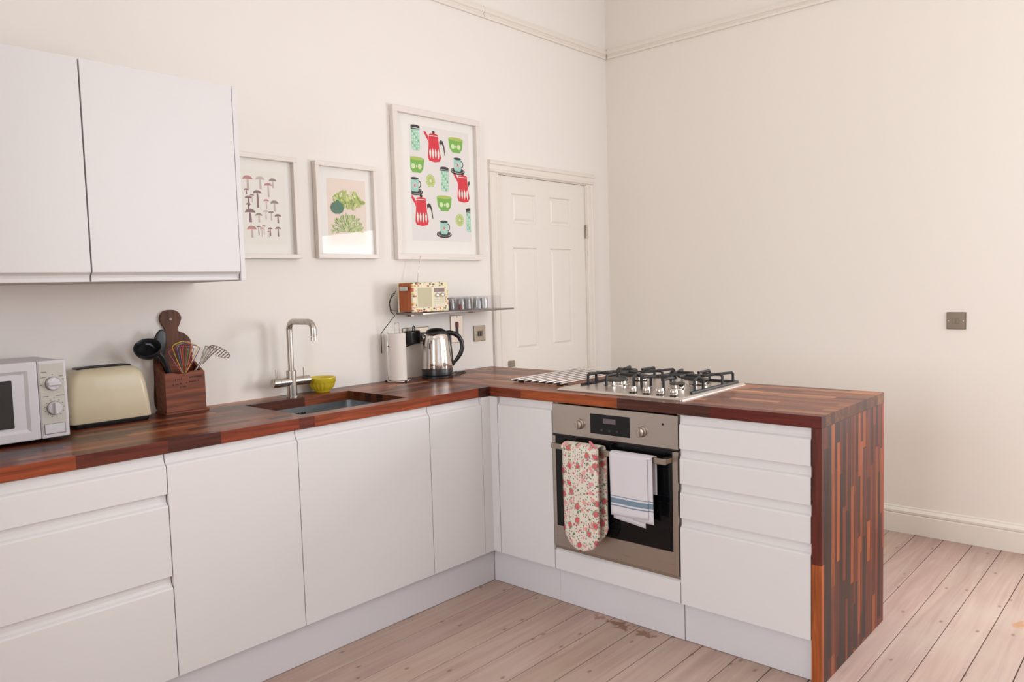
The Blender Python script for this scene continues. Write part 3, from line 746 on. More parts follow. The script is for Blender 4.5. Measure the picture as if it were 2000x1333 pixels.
towel_part('side_fold', sheet(-1.400, -1.492, .707, .456, .452, -.0600, ph=2))
towel_part('inner_fold', sheet(-1.311, -1.455, .70, .448, .432, -.0555, ph=4))
bm = B(); A = [(-.0675, .700)]+[(-.0460+.0215*math.cos(a), .7035+.0085*math.sin(a)) for a in [PI-PI*k/10 for k in range(11)]]+[(-.0245, .56)]
prism(bm, A+[(x_*1.0+(.004 if x_ < -.046 else -.004), z_-(.003 if z_ > .7 else 0)) for x_, z_ in A[::-1]], 1, -1.492, -1.306); towel_part('back_fold', bm)

# ------------------------------------------------------------------ hob
hb = thing('gas_hob', 'stainless steel four-burner gas hob set into the peninsula worktop', 'hob', (.33, -1.25, .91))
HX0, HX1, HY0, HY1 = .055, .603, -1.556, -.952
bm = B()
loft(bm, [rring(HX0, HX1, HY0, HY1, .008, .9105, 3), rring(HX0, HX1, HY0, HY1, .008, .914, 3), rring(HX0+.008, HX1-.008, HY0+.008, HY1-.008, .008, .9205, 3), rring(HX0+.016, HX1-.016, HY0+.016, HY1-.016, .008, .9205, 3), rring(HX0+.022, HX1-.022, HY0+.022, HY1-.022, .008, .9190, 3)], True, True, smooth=False)
obj('hob_plate', bm, HOBST, hb)
BUR = [(.285, -1.105, .050), (.455, -1.120, .034), (.295, -1.400, .030), (.460, -1.405, .042)]
for bx_, by_, r in BUR:
    bm = B(); lathe(bm, [(r+.008, .9195), (r+.006, .923), (r-.004, .925), (r-.004, .928), (r, .929), (r, .937), (r-.004, .938)], (bx_, by_), 32); bu = obj('burner', bm, CHROME, hb, smooth=True)
    bm = B(); lathe(bm, [(r+.001, .9385), (r+.002, .941), (r, .9445), (r-.010, .9465)], (bx_, by_), 32); obj('burner_cap', bm, ENAM, bu, smooth=True)
for y in (-1.312, -1.375, -1.437, -1.498):
    bm = B(); lathe(bm, [(.0165, .9195), (.0165, .9225), (.0150, .9235)], (.098, y), 24, mi=1); lathe(bm, [(.0125, .9236), (.0150, .928), (.0155, .938), (.0140, .943), (.010, .9445)], (.098, y), 24)
    box(bm, .090, .106, y-.0135, y+.0135, .930, .948, .003, 2)
    obj('knob', bm, [CHROME, BLACKP], hb, smooth=True)
def support(yc, hw, bs, side):
    bm = B(); zt, zb = .966, .9215; r = .0064
    def bar(pts): tube(bm, pts, r, 6)
    xa, xb, ya, yb = .195, .588, yc+hw, yc-hw
    # base rod along the outer side and the back
    yo = ya+.006 if side > 0 else yb-.006
    box(bm, xa-.012, xb, yo-.006, yo+.006, .9195, .9285, .001); box(bm, xb-.012, xb, yb, ya, .9195, .9285, .001)
    def leg(x, y, dx, dy, ln): bar([(x, y, zb), (x, y, zt-.006), (x+dx*.006, y+dy*.006, zt), (x+dx*ln, y+dy*ln, zt)])
    for bx_, by_, rb_ in bs:
        leg(bx_, ya, 0, -1, ya-by_-.022); leg(bx_, yb, 0, 1, by_-yb-.022)
    x1_, x2_ = bs[0][0], bs[1][0]; xm = (x1_+x2_)/2
    leg(xa, yc, 1, 0, x1_-.022-xa); leg(xb-.006, yc, -1, 0, xb-.006-x2_-.022)
    bar([(x1_+.022, yc, zt), (x2_-.022, yc, zt)])
    # outer rails that tie the fingers together
    for yy, s in ((ya, -1), (yb, 1)):
        bar([(xa+.03, yy, zb), (xa+.03, yy, zt-.006), (xa+.036, yy+s*.004, zt), (xm-.02, yy+s*.05, zt), (xm, yc, zt)]) 
        bar([(xb-.03, yy, zb), (xb-.03, yy, zt-.006), (xb-.036, yy+s*.004, zt), (xm+.02, yy+s*.05, zt), (xm, yc, zt)])
    return obj('pan_support', bm, IRON, hb, smooth=True)
support(-1.115, .118, BUR[:2], 1); support(-1.395, .122, BUR[2:], -1)

# drying rack
rk = thing('drying_rack', 'roll-up steel rod drying rack lying left of the hob', 'drying rack', (.42, -.75, .91))
for k in range(8):
    y = -.605-.0425*k; bm = B(); tube(bm, [(.150, y, .9245), (.690, y, .9245)], .0046, 10); obj('rod', bm, RODM, rk, smooth=True)
for x in (.185, .655):
    bm = B(); box(bm, x-.006, x+.006, -.912, -.595, .9145, .9205, .001); obj('rod_strip', bm, RUBBER, rk)
    for y in (-.64, -.87):
        bm = B(); box(bm, x-.009, x+.009, y-.012, y+.012, .9103, .9145, .001); obj('foot', bm, RUBBER, rk)

# ------------------------------------------------------------------ wall cabinets
def wallcab(label, x0, x1, endp=False, sh=0):
    t = thing('wall_cabinet', label, 'cabinet', ((x0+x1)/2, -.2, 1.411)); yf = -.399
    bm = B(); box(bm, x0+.0005, x1-.0005, yf+.022, -.001, 1.4115, 2.100); obj('carcass', bm, CABIN, t)
    bm = B(); prism(bm, [(yf+.019, 2.1025), (yf, 2.1025), (yf, 1.4425), (yf+.001, 1.4405), (yf+.006, 1.438), (yf+.0125, 1.432), (yf+.0145, 1.424), (yf+.0145, 1.4125), (yf+.019, 1.4125)], 0, x0+G*1.3, x1-G*1.3); obj('door', bm, CAB, t)
    if endp:
        bm = B(); box(bm, x1+.001, x1+.019, yf+.002, -.001, 1.4095, 2.1045, .0006); obj('side_panel', bm, CAB, t)
    return t
wallcab('white wall cabinet above the toaster, next to the mushroom picture', -1.572, -1.066, True)
wallcab('white wall cabinet above the microwave, cut by the left edge', -2.172, -1.573)

# ------------------------------------------------------------------ microwave
mw = thing('microwave', 'white microwave oven with two dials at the left end', 'microwave', (-1.87, -.16, .91))
X0, X1, YM, Z0, Z1 = -2.105, -1.634, -.300, .922, 1.168
bm = B(); box(bm, X0+.003, X1-.003, YM+.03, -.02, Z0, Z1-.002, .004, 2); obj('body', bm, MWHITE, mw)
for x in (X0+.05, X1-.05):
    for y in (-.27, -.06):
        bm = B(); lathe(bm, [(.012, .9102), (.012, .9225)], (x, y), 14); obj('foot', bm, RUBBER, mw)
bm = B(); box(bm, X0, -1.7165, YM, YM+.029, Z0, Z1, .004, 2)
ff = max((f for f in bm.faces if f.normal.y < -.9), key=lambda f: f.calc_area())
rr = bmesh.ops.inset_region(bm, faces=[ff], thickness=.032, depth=0); bmesh.ops.inset_region(bm, faces=[ff], thickness=.014, depth=-.006)
md = obj('door', bm, MWHITE, mw)
bm = B(); box(bm, X0+.05, -1.7865, YM+.003, YM+.0065, .967, 1.115, .002); obj('door_window', bm, MDARK, md)
bm = B(); box(bm, -1.7155, X1, YM, YM+.029, Z0, Z1, .004, 2); mp_ = obj('control_panel', bm, MWHITE, mw)
bm = B(); box(bm, -1.7115, X1+.009*-1, YM-.0012, YM+.001, Z0+.012, Z1-.010); obj('fascia', bm, MPANEL, mp_)
for k, (x, z) in enumerate(((-1.675, 1.094), (-1.675, 1.016))):
    bm = B(); lathe(bm, [(.0205, YM-.001), (.0210, YM-.002), (.0205, YM-.008), (.0185, YM-.012)], (x, z), 32, axis='y', mi=0); kb = obj('dial', bm, MWHITE, mp_, smooth=True)
    bm = B()
    if k == 0: box(bm, x-.0185, x+.0185, YM-.024, YM-.010, z-.005, z+.005, .002)
    else: box(bm, x-.005, x+.005, YM-.024, YM-.010, z-.0185, z+.0185, .002)
    obj('grip', bm, MWHITE, kb)
    bm = B(); lathe(bm, [(.0225, YM-.0014), (.0225, YM-.0010)], (x, z), 32, axis='y'); obj('dial_ring', bm, MGREY, kb)
# printed marks around the dials
bm = B(); q = YM-.0016
for a in range(-60, 250, 28): 
    aa = math.radians(a); box(bm, -1.675+.0275*math.cos(aa)-.0012, -1.675+.0275*math.cos(aa)+.0012, q, q+.0006, 1.016+.0275*math.sin(aa+PI)-.0015, 1.016+.0275*math.sin(aa+PI)+.0015)
for (dx, dz, w_) in ((-.032, .020, .003), (-.024, .022, .010), (.024, .022, .010), (.030, .012, .006), (-.034, -.002, .006), (0, .028, .004), (-.024, .038, .016)):
    box(bm, -1.675+dx-w_/2, -1.675+dx+w_/2, q, q+.0006, 1.094+dz-.0012, 1.094+dz+.0012)
box(bm, -1.705, -1.690, q, q+.0006, 1.0530, 1.0555); box(bm, -1.668, -1.645, q, q+.0006, 1.0530, 1.0555); box(bm, -1.6758, -1.6742, q, q+.0006, 1.0375, 1.050)
obj('printed_mark', bm, MGREY, mp_)
bm = B(); box(bm, -1.706, -1.648, YM-.0030, YM, .936, .966, .001); obj('door_button', bm, MWHITE, mp_)
bm = B(); box(bm, -1.7075, -1.6465, YM-.0014, YM-.0005, .9345, .9675); obj('button_surround', bm, MGREY, mp_)

# ------------------------------------------------------------------ toaster
ts = thing('toaster', 'cream long-slot toaster on a black base beside the microwave', 'toaster', (-1.445, -.09, .91))
bm = B()
TX0, TX1, TYF, TYB = -1.588, -1.304, -.150, -.022
def tring(z, inx0, inx1, iny, r): return rring(TX0+inx0, TX1-inx1, TYF+iny, TYB-iny, r, z, 6)
loft(bm, [tring(.9275, .004, .000, .004, .022), tring(.932, .001, .000, .002, .024), tring(1.00, .004, .006, .003, .026), tring(1.05, .007, .012, .004, .028), tring(1.085, .014, .020, .007, .030), tring(1.102, .026, .032, .013, .030), tring(1.111, .042, .048, .024, .026), tring(1.1145, .062, .066, .038, .02)], True, True)
obj('shell', bm, CREAM, ts, smooth=True, sharp=60)
bm = B(); loft(bm, [tring(.9103, .016, .010, .010, .02), tring(.922, .010, .006, .006, .02), tring(.9272, .008, .004, .006, .02)], True, True); obj('base', bm, BLACKP, ts, smooth=True)
bm = B(); loft(bm, [rring(TX0+.050, TX1-.052, -.112, -.050, .012, 1.108, 4), rring(TX0+.050, TX1-.052, -.112, -.050, .012, 1.1175, 4), rring(TX0+.056, TX1-.058, -.107, -.055, .012, 1.1190, 4)], True, True); obj('slot_surround', bm, BLACKP, ts)
bm = B(); box(bm, TX0+.068, TX1-.072, -.096, -.066, 1.1188, 1.1196); obj('slot', bm, mat('toaster_slot', L(8, 8, 8), .9), ts)
bm = B(); box(bm, TX0-.014, TX0+.004, -.100, -.072, 1.03, 1.045, .003); obj('lever', bm, BLACKP, ts)

# ------------------------------------------------------------------ utensil box and what is in it
ub = thing('utensil_box', 'dark wooden utensil box with burnt-in lettering against the wall', 'utensil box', (-1.15, -.055, .91))
UX0, UX1, UF, UB = -1.234, -1.078, -.100, -.014
bm = B(); box(bm, UX0-.006, UX1+.008, UF-.008, UB, .9103, .9185, .001); obj('base', bm, WALNUT, ub)
bm = B(); prism(bm, [(UX0, .919), (UX1, .919), (UX1, 1.063), (UX1-.006, 1.068), (UX1-.05, 1.069), (UX1-.075, 1.060), (UX0+.05, 1.062), (UX0+.03, 1.068), (UX0, 1.067)], 1, UF, UF+.010); fp = obj('front_board', bm, WALNUT, ub)
for xx in (UX0, UX1-.010):
    bm = B(); prism(bm, [(UF+.0102, .919), (UB-.0102, .919), (UB-.0102, 1.10), (UF+.0102, 1.066)], 0, xx, xx+.010); obj('side_board', bm, WALNUT, ub)
bm = B(); prism(bm, [(UX0, .919), (UX1, .919), (UX1, 1.09), (UX1-.03, 1.10), (UX0+.03, 1.11), (UX0, 1.10)], 1, UB-.010, UB); obj('back_board', bm, WALNUT, ub)
# worn lettering burnt into the front (illegible marks)
bm = B(); q = UF-.0006
for (xa, xb, z) in ((-1.196, -1.190, 1.040), (-1.187, -1.176, 1.041), (-1.173, -1.168, 1.043), (-1.140, -1.088, 1.046), (-1.205, -1.198, 1.022), (-1.195, -1.182, 1.023), (-1.179, -1.170, 1.024), (-1.152, -1.146, 1.026), (-1.142, -1.112, 1.028), (-1.108, -1.102, 1.029), (-1.178, -1.172, 1.010), (-1.168, -1.152, 1.011)):
    n = max(1, int((xb-xa)/.0045))
    for k in range(n):
        xk = xa+(xb-xa)*k/n; box(bm, xk, xk+.0028, q, q+.0008, z-.003, z+.0025)
obj('burnt_lettering', bm, mat('burnt_ink', L(48, 24, 16), .8), fp)

# paddle board leaning behind the box
def smooth_outline(pts, n=6):
    out = []; N_ = len(pts)
    for i in range(N_):
        p0, p1, p2, p3 = [Vector(pts[(i+k) % N_]) for k in (-1, 0, 1, 2)]
        for k in range(n):
            t = k/n; out.append(tuple(.5*((2*p1)+(-p0+p2)*t+(2*p0-5*p1+4*p2-p3)*t*t+(-p0+3*p1-3*p2+p3)*t**3)))
    return out
cb = thing('chopping_board', 'dark wooden paddle chopping board standing behind the utensil box', 'chopping board', (-1.155, -.006, .92))
half = [(-1.159, 1.306), (-1.133, 1.300), (-1.118, 1.277), (-1.124, 1.252), (-1.134, 1.232), (-1.131, 1.222), (-1.108, 1.210), (-1.090, 1.192), (-1.084, 1.165), (-1.082, 1.05), (-1.082, .925), (-1.15, .92), (-1.232, .925), (-1.232, 1.05), (-1.231, 1.165), (-1.226, 1.190), (-1.208, 1.209), (-1.186, 1.222), (-1.184, 1.234), (-1.196, 1.255), (-1.200, 1.277), (-1.186, 1.300)]
bm = B(); prism(bm, smooth_outline(half, 5), 1, -.0125, -.0015); bo = obj('board', bm, BOARDW, cb)
bm = B(); lathe(bm, [(.005, -.0130), (.005, -.0120)], (-1.160, 1.270), 14, axis='y'); o = obj('hanging_hole', bm, mat('board_hole', L(170, 160, 150), .7), cb)

def ellipsoid(bm, c, rx, ry, rz, rot=None, mi=0, seg=20):
    r = bmesh.ops.create_uvsphere(bm, u_segments=seg, v_segments=12, radius=1.0)
    m_ = Matrix.Translation(c) @ (rot.to_matrix().to_4x4() if rot else Matrix()) @ Matrix.Diagonal((rx, ry, rz, 1))
    for v in r['verts']: v.co = m_ @ v.co
    for f in {f for v in r['verts'] for f in v.link_faces}: f.smooth = True; f.material_index = mi
from mathutils import Euler
ld = thing('ladle', 'black nylon ladle lying head-left out of the utensil box', 'utensil', (-1.22, -.07, .93))
bm = B(); tube(bm, [(-1.190, -.074, .94), (-1.206, -.080, 1.05), (-1.216, -.086, 1.085), (-1.240, -.104, 1.130), (-1.268, -.112, 1.164), (-1.292, -.116, 1.184), (-1.308, -.118, 1.186)], [.006, .008, .0095, .010, .009, .008, .007], 10); obj('handle', bm, BLACKM, ld, smooth=True)
bm = B(); seg = 28; rings = []
for (r, z) in ((.036, .008), (.0375, .004), (.034, -.008), (.026, -.018), (.012, -.024), (.001, -.0255)): rings.append([(r*math.cos(2*PI*k/seg), r*math.sin(2*PI*k/seg), z) for k in range(seg)])
for (r, z) in ((.010, -.0215), (.024, -.0150), (.032, -.006), (.034, .006)): rings.append([(r*math.cos(2*PI*k/seg), r*math.sin(2*PI*k/seg), z) for k in range(seg)])
rings = [rings[9], rings[8], rings[7], rings[6]][::1][::-1][::-1]+[] if False else rings
loft(bm, rings[:6], False, True); loft(bm, [rings[0], rings[9], rings[8], rings[7], rings[6]], False, True)
mm_ = Matrix.Translation((-1.300, -.122, 1.168)) @ Euler((math.radians(34), math.radians(-22), 0)).to_matrix().to_4x4() @ Matrix.Scale(1.3, 4)
for v in bm.verts: v.co = mm_ @ v.co
bmesh.ops.recalc_face_normals(bm, faces=bm.faces)
obj('ladle_bowl', bm, BLACKM, ld, smooth=True, sharp=60)
sp = thing('cooking_spoon', 'black nylon cooking spoon upright in front of the paddle board', 'utensil', (-1.20, -.06, .93))
bm = B(); tube(bm, [(-1.180, -.050, .94), (-1.200, -.050, 1.04), (-1.216, -.056, 1.13)], [.006, .006, .007], 10); obj('handle', bm, BLACKM, sp, smooth=True)
bm = B(); ellipsoid(bm, (-1.228, -.058, 1.176), .026, .006, .060, Euler((0, math.radians(12), 0))); obj('spoon_head', bm, BLACKM, sp)
sp = thing('spatula', 'black nylon turner leaning left between ladle and whisk', 'utensil', (-1.19, -.08, .93))
bm = B(); tube(bm, [(-1.165, -.036, .94), (-1.186, -.038, 1.06), (-1.208, -.030, 1.112), (-1.240, -.030, 1.150)], [.006, .007, .0075, .006], 10); obj('handle', bm, BLACKM, sp, smooth=True)
bm = B(); ellipsoid(bm, (-1.250, -.030, 1.166), .022, .006, .026, Euler((0, math.radians(-25), 0))); obj('turner_head', bm, BLACKM, sp)
wh = thing('whisk', 'balloon whisk with rainbow coloured wires in the utensil box', 'utensil', (-1.15, -.07, .93))
bm = B(); tube(bm, [(-1.142, -.072, .94), (-1.150, -.080, 1.05)], .006, 10); obj('handle', bm, BLACKM, wh, smooth=True)
wc = [L(196, 62, 90), L(214, 180, 60), L(60, 120, 150), L(190, 50, 40), L(120, 130, 50), L(206, 120, 130), L(220, 190, 90), L(150, 60, 120)]
for k, c in enumerate(wc):
    a = PI*k/8; dx, dy = math.cos(a), math.sin(a)*.5
    wl = .050-.004*(k % 3); tp_ = 1.150+.006*((k*3) % 4); lean_ = -.012+.004*k
    b0 = Vector((-1.150, -.080, 1.050)); sh_ = Vector((lean_, -.012, 0))
    e1, e2 = b0+Vector((-wl*dx, -wl*dy, tp_-1.052))+sh_, b0+Vector((wl*dx, wl*dy, tp_-1.046))+sh_
    pts = [b0, b0.lerp(e1, .5)+Vector((-.003*dx, 0, 0)), e1, e1.lerp(e2, .12)+Vector((0, 0, .009)), e1.lerp(e2, .5)+Vector((0, 0, .016)), e1.lerp(e2, .88)+Vector((0, 0, .009)), e2, b0.lerp(e2, .5)+Vector((.003*dx, 0, 0)), b0+Vector((.001, 0, 0))]
    bm = B(); tube(bm, pts, .0016, 5); o = obj('wire', bm, mat('whisk_wire_%s' % 'abcdefgh'[k], c, .35), wh, smooth=True)
ms = thing('potato_masher', 'steel potato masher leaning right out of the utensil box', 'utensil', (-1.11, -.06, .93))
bm = B(); tube(bm, [(-1.130, -.06, .94), (-1.103, -.075, 1.066), (-1.083, -.080, 1.095)], .0048, 8); obj('handle', bm, STEELX, ms, smooth=True)
bm = B()
P0 = Vector((-1.083, -.080, 1.095)); TL, TR_ = Vector((-1.060, -.083, 1.160)), Vector((-1.020, -.095, 1.142))
for k in range(5):
    t = k/4; e = TL.lerp(TR_, t); s_ = P0.lerp(P0+Vector((.008, -.002, -.004)), t)
    tube(bm, [s_, s_.lerp(e, .5)+Vector((0, 0, .002)), e], .0027, 6)
tube(bm, [TL, TL.lerp(TR_, .5)+Vector((0, 0, .003)), TR_], .0022, 6)
obj('frame', bm, STEELX, ms, smooth=True)
bm = B(); c_ = Vector((-1.010, -.094, 1.133)); ua, ub_ = Vector((.036, -.006, -.024)), Vector((.010, -.012, .012))
tube(bm, [c_+ua*math.cos(a)+ub_*math.sin(a) for a in [2*PI*k/20 for k in range(20)]], .0018, 6, closed=True)
for k in range(-3, 4):
    t = k/4; h_ = math.sqrt(1-t*t); tube(bm, [c_+ua*t-ub_*h_, c_+ua*t+ub_*h_], .0019, 5)
obj('mashing_plate', bm, STEELX, ms, smooth=True)

# ------------------------------------------------------------------ paper towel
RC = (-.090, -.083)
ph = thing('paper_towel_holder', 'chrome wire kitchen roll holder with loop top', 'holder', (RC[0], RC[1], .91))
bm = B(); tube(bm, [(RC[0]+.056*math.cos(a), RC[1]+.056*math.sin(a), .9145) for a in [2*PI*k/32 for k in range(32)]], .003, 8, closed=True); obj('base_ring', bm, CHROME, ph, smooth=True)
for a in (.4, 2.5, 4.6):
    bm = B(); ellipsoid(bm, (RC[0]+.062*math.cos(a), RC[1]+.062*math.sin(a), .9150), .0055, .0055, .0048); obj('foot', bm, RUBBER, ph)
bm = B(); dv = Vector((.669, -.743, 0))*.011; cc_ = Vector((RC[0], RC[1], 0))
pts = [cc_+dv+Vector((0, 0, .914)), cc_+dv+Vector((0, 0, 1.185))]+[cc_+dv*math.cos(a)+Vector((0, 0, 1.188+.014*math.sin(a))) for a in [PI*k/8 for k in range(9)]]+[cc_-dv+Vector((0, 0, 1.185)), cc_-dv+Vector((0, 0, .914))]
tube(bm, pts, .0019, 8); obj('loop_post', bm, CHROME, ph, smooth=True)
sd = Vector((-.669, .743, 0))*.047; bm = B()
tube(bm, [cc_+sd*1.03+Vector((-.012, -.010, .914)), cc_+sd*1.03+Vector((-.012, -.010, 1.14)), cc_+sd*1.03+Vector((-.004, -.004, 1.152)), cc_+sd*1.03+Vector((.008, -.012, 1.14)), cc_+sd*1.03+Vector((.008, -.012, .914))], .0021, 8); obj('side_arm', bm, CHROME, ph, smooth=True)
bm = B(); loft(bm, [[(RC[0]+r_*math.cos(2*PI*k/40), RC[1]+r_*math.sin(2*PI*k/40), z_) for k in range(40)] for r_, z_ in ((.019, 1.1475), (.019, .919), (.0408, .918), (.0408, 1.147), (.019, 1.1475))]); bmesh.ops.recalc_face_normals(bm, faces=bm.faces); rl = obj('paper_roll', bm, PAPER, smooth=True); tag(rl, 'white kitchen paper roll on the chrome holder', 'paper roll')
bm = B(); loft(bm, [[(RC[0]+r_*math.cos(2*PI*k/30), RC[1]+r_*math.sin(2*PI*k/30), z_) for k in range(30)] for r_, z_ in ((.0187, 1.147), (.0187, .920), (.0175, .920), (.0175, 1.147), (.0187, 1.147))]); obj('core', bm, mat('roll_core_card', L(150, 128, 108), .9), rl)

# ------------------------------------------------------------------ kettle
KC = (.130, -.122)
kt = thing('kettle', 'polished steel kettle with black lid, handle and base', 'kettle', (KC[0], KC[1], .91))
bm = B(); lathe(bm, [(.074, .9103), (.080, .913), (.080, .921), (.076, .924)], KC, 40); obj('power_base', bm, BLACKP, kt, smooth=True)
bm = B(); lathe(bm, [(.074, .9245), (.0775, .926), (.0785, .955), (.0775, .957)], KC, 40); obj('base_collar', bm, BLACKP, kt, smooth=True)
bm = B(); lathe(bm, [(.0772, .9575), (.0778, .960), (.0765, .990), (.073, 1.04), (.068, 1.09), (.0635, 1.120), (.059, 1.130), (.055, 1.133)], KC, 48); obj('body', bm, CHROME, kt, smooth=True)
bm = B(); lathe(bm, [(.0555, 1.1332), (.0545, 1.140), (.046, 1.150), (.030, 1.158), (.010, 1.161)], KC, 36); obj('lid', bm, BLACKP, kt, smooth=True)
hd = Vector((.86, -.51, 0)).normalized(); c3 = Vector((KC[0], KC[1], 0))
bm = B(); sv = -hd
rings = []
for (d0, z, wd, ht) in ((.045, 1.108, .028, .018), (.064, 1.114, .016, .012), (.073, 1.121, .008, .005)):
    cen = c3+sv*d0+Vector((0, 0, z)); sdv = Vector((-hd.y, hd.x, 0))
    rings.append([tuple(cen+sdv*wd*math.cos(a)+Vector((0, 0, ht*math.sin(a)))) for a in [2*PI*k/12 for k in range(12)]])
loft(bm, rings, False, True); obj('spout', bm, CHROME, kt, smooth=True)
bm = B()
def hp(d0, z): return c3+hd*d0+Vector((0, 0, z))
pts = [hp(.048, 1.133), hp(.070, 1.134), hp(.095, 1.128), hp(.118, 1.112), hp(.132, 1.085), hp(.134, 1.055), hp(.124, 1.025), hp(.106, 1.000), hp(.090, .982), hp(.080, .965)]
tube(bm, pts, [.011, .0125, .0125, .0120, .0120, .0120, .0115, .010, .008, .005], 12); obj('handle', bm, BLACKP, kt, smooth=True)
bm = B(); tube(bm, [hp(.064, 1.125), hp(.074, 1.06), hp(.081, .985), hp(.084, .965)], [.008, .006, .005, .005], 8); obj('handle_spine', bm, BLACKP, kt, smooth=True)
bm = B(); tube(bm, [c3+Vector((-.050, -.015, 1.105)), c3+Vector((-.064, -.022, 1.085)), c3+Vector((-.070, -.026, 1.060))], .004, 6); obj('spout_trim', bm, BLACKP, kt, smooth=True)
bm = B(); tube(bm, [hp(.078, .917), hp(.12, .914)+Vector((.02, .02, 0)), (.305, -.075, .9135), (.345, -.085, .9135), (.352, -.100, .9135), (.325, -.118, .9135), (.27, -.13, .9135), (.235, -.14, .9135)], .0032, 7); tube(bm, [(.215, -.13, .9165), (.262, -.12, .9240), (.285, -.10, .925)], .0032, 7)
obj('power_lead', bm, BLACKP, kt, smooth=True)

# ------------------------------------------------------------------ wall sockets and switches
def plate(name, label, x0, x1, z0, z1, m=NICKEL, y=0, cat='switch', group=None):
    t = thing(name, label, cat, ((x0+x1)/2, y, z0), group); bm = B(); box(bm, x0, x1, y-.009, y-.0003, z0, z1, .003, 2); obj('face_plate', bm, m, t); return t
t = plate('light_switch', 'satin nickel double rocker switch left of the door frame', .520, .608, 1.060, 1.147)
for x in (.547, .565):
    bm = B(); box(bm, x, x+.015, -.0135, -.0085, 1.088, 1.117, .001); obj('rocker', bm, mat('rocker_grey', L(92, 86, 78), .4, .6), t)
for x in (.530, .598):
    bm = B(); lathe(bm, [(.003, -.0100), (.003, -.0085)], (x, 1.1035), 10, axis='y'); obj('screw', bm, CHROME, t)
t = plate('cooker_switch', 'tall satin nickel cooker switch with red rocker above the kettle', .345, .434, 1.065, 1.213, mat('pale_nickel', L(206, 194, 182), .35, .8), cat='switch')
bm = B(); box(bm, .376, .398, -.0105, -.0085, 1.100, 1.178, .001); obj('rocker_recess', bm, BLACKP, t)
bm = B(); box(bm, .378, .396, -.0160, -.0100, 1.146, 1.176, .002); o = obj('rocker', bm, REDP, t); o['label'] = 'dark red rocker'
bm = B(); lathe(bm, [(.003, -.0100), (.003, -.0085)], (.389, 1.204), 10, axis='y'); obj('screw', bm, BLACKP, t)
t = plate('wall_socket', 'nickel double wall socket between kitchen roll and kettle', .010, .186, 1.078, 1.164, NICKEL, cat='socket')
for x in (.055, .141):
    bm = B(); box(bm, x-.024, x+.024, -.0105, -.0085, 1.088, 1.136, .001); obj('socket_insert', bm, BLACKP, t)
pl_ = thing('power_plug', 'chunky black plug adapter in the socket behind the kettle', 'plug', (.09, -.04, 1.09))
bm = B(); box(bm, .028, .094, -.046, -.0110, 1.083, 1.150, .006, 3); obj('plug_body', bm, BLACKP, pl_, smooth=True)
bm = B(); tube(bm, [(.052, -.035, 1.148), (.053, -.035, 1.168), (.059, -.035, 1.174), (.065, -.035, 1.168), (.066, -.035, 1.148)], .003, 6); obj('pull_ring', bm, BLACKP, pl_, smooth=True)
t = plate('light_switch', 'dark nickel square double switch alone on the right wall', 0, .001, 0, .001, BRONZE) if False else thing('light_switch', 'dark nickel square double switch alone on the right wall', 'switch', (XR, -2.088, 1.082))
bm = B(); box(bm, XR-.0075, XR-.0003, -2.131, -2.045, 1.083, 1.168, .002, 2); obj('face_plate', bm, BRONZE, t)
for y in (-2.085, -2.102):
    bm = B(); box(bm, XR-.011, XR-.0070, y, y+.014, 1.112, 1.136, .001); obj('rocker', bm, mat('rocker_olive', L(112, 104, 84), .4, .7), t)
for y in (-2.054, -2.120):
    bm = B(); lathe(bm, [(.003, XR-.0085), (.003, XR-.0070)], (y, 1.125), 10, axis='x'); obj('screw', bm, CHROME, t)

# ------------------------------------------------------------------ wall shelf and what stands on it
SZ = 1.2435
sf = thing('wall_shelf', 'thin smoked metal wall shelf under the teapot picture', 'shelf', (.30, -.1, SZ))
bm = B(); box(bm, -.022, .640, -.200, -.0005, SZ-.009, SZ, .001); obj('shelf_board', bm, SHELFM, sf)
for x in (.06, .50):
    bm = B(); box(bm, x-.01, x+.01, -.03, -.0005, SZ-.022, SZ-.0095, .001); obj('bracket', bm, NICKEL, sf)
ra = thing('radio', 'retro radio with wooden sides and leaf-patterned front on the shelf', 'radio', (.06, -.12, SZ))
RX0, RX1, RF, RB, RZ0, RZ1 = -.052, .186, -.165, -.055, SZ+.0022, SZ+.150
bm = B(); box(bm, RX0+.004, RX1-.004, RF+.012, RB, RZ0+.003, RZ1-.002, .006, 3); obj('case', bm, RADIOW, ra)
bm = B(); box(bm, RX0, RX1, RF, RF+.014, RZ0, RZ1, .005, 3); fr_ = obj('front_panel', bm, RBORD, ra)
bm = B(); box(bm, RX0+.001, RX1-.001, RB-.003, RB+.006, RZ0, RZ1, .003); obj('back_panel', bm, RCREAM, ra)
bm = B(); box(bm, RX0+.026, RX1-.026, RF-.0012, RF+.001, RZ0+.022, RZ1-.024, .001); obj('inner_panel', bm, RCREAM, fr_)
bm = B(); box(bm, RX0+.032, RX0+.122, RF-.0022, RF-.0005, RZ0+.026, RZ1-.028, .001); obj('speaker_grille', bm, RGRILL, fr_)
bm = B(); box(bm, .086, .156, RF-.0024, RF-.0005, 1.343, 1.362, .0005); obj('display', bm, mat('radio_display', L(128, 96, 100), .25), fr_)
for x in (.105, .140):
    bm = B(); lathe(bm, [(.011, RF-.001), (.0115, RF-.003), (.0100, RF-.012), (.007, RF-.013)], (x, 1.328), 20, axis='y'); obj('knob', bm, CHROME, fr_, smooth=True)
for j in range(4):
    for k, x in enumerate((.088, .104, .122, .140)):
        if j == 3 and k == 3: continue
        bm = B(); box(bm, x, x+.010, RF-.0026, RF-.0008, 1.305-.010*j, 1.309-.010*j); obj('button', bm, mat('radio_button', L(196, 190, 172), .4) if j == 0 and k == 0 else bpy.data.materials['radio_button'], fr_)
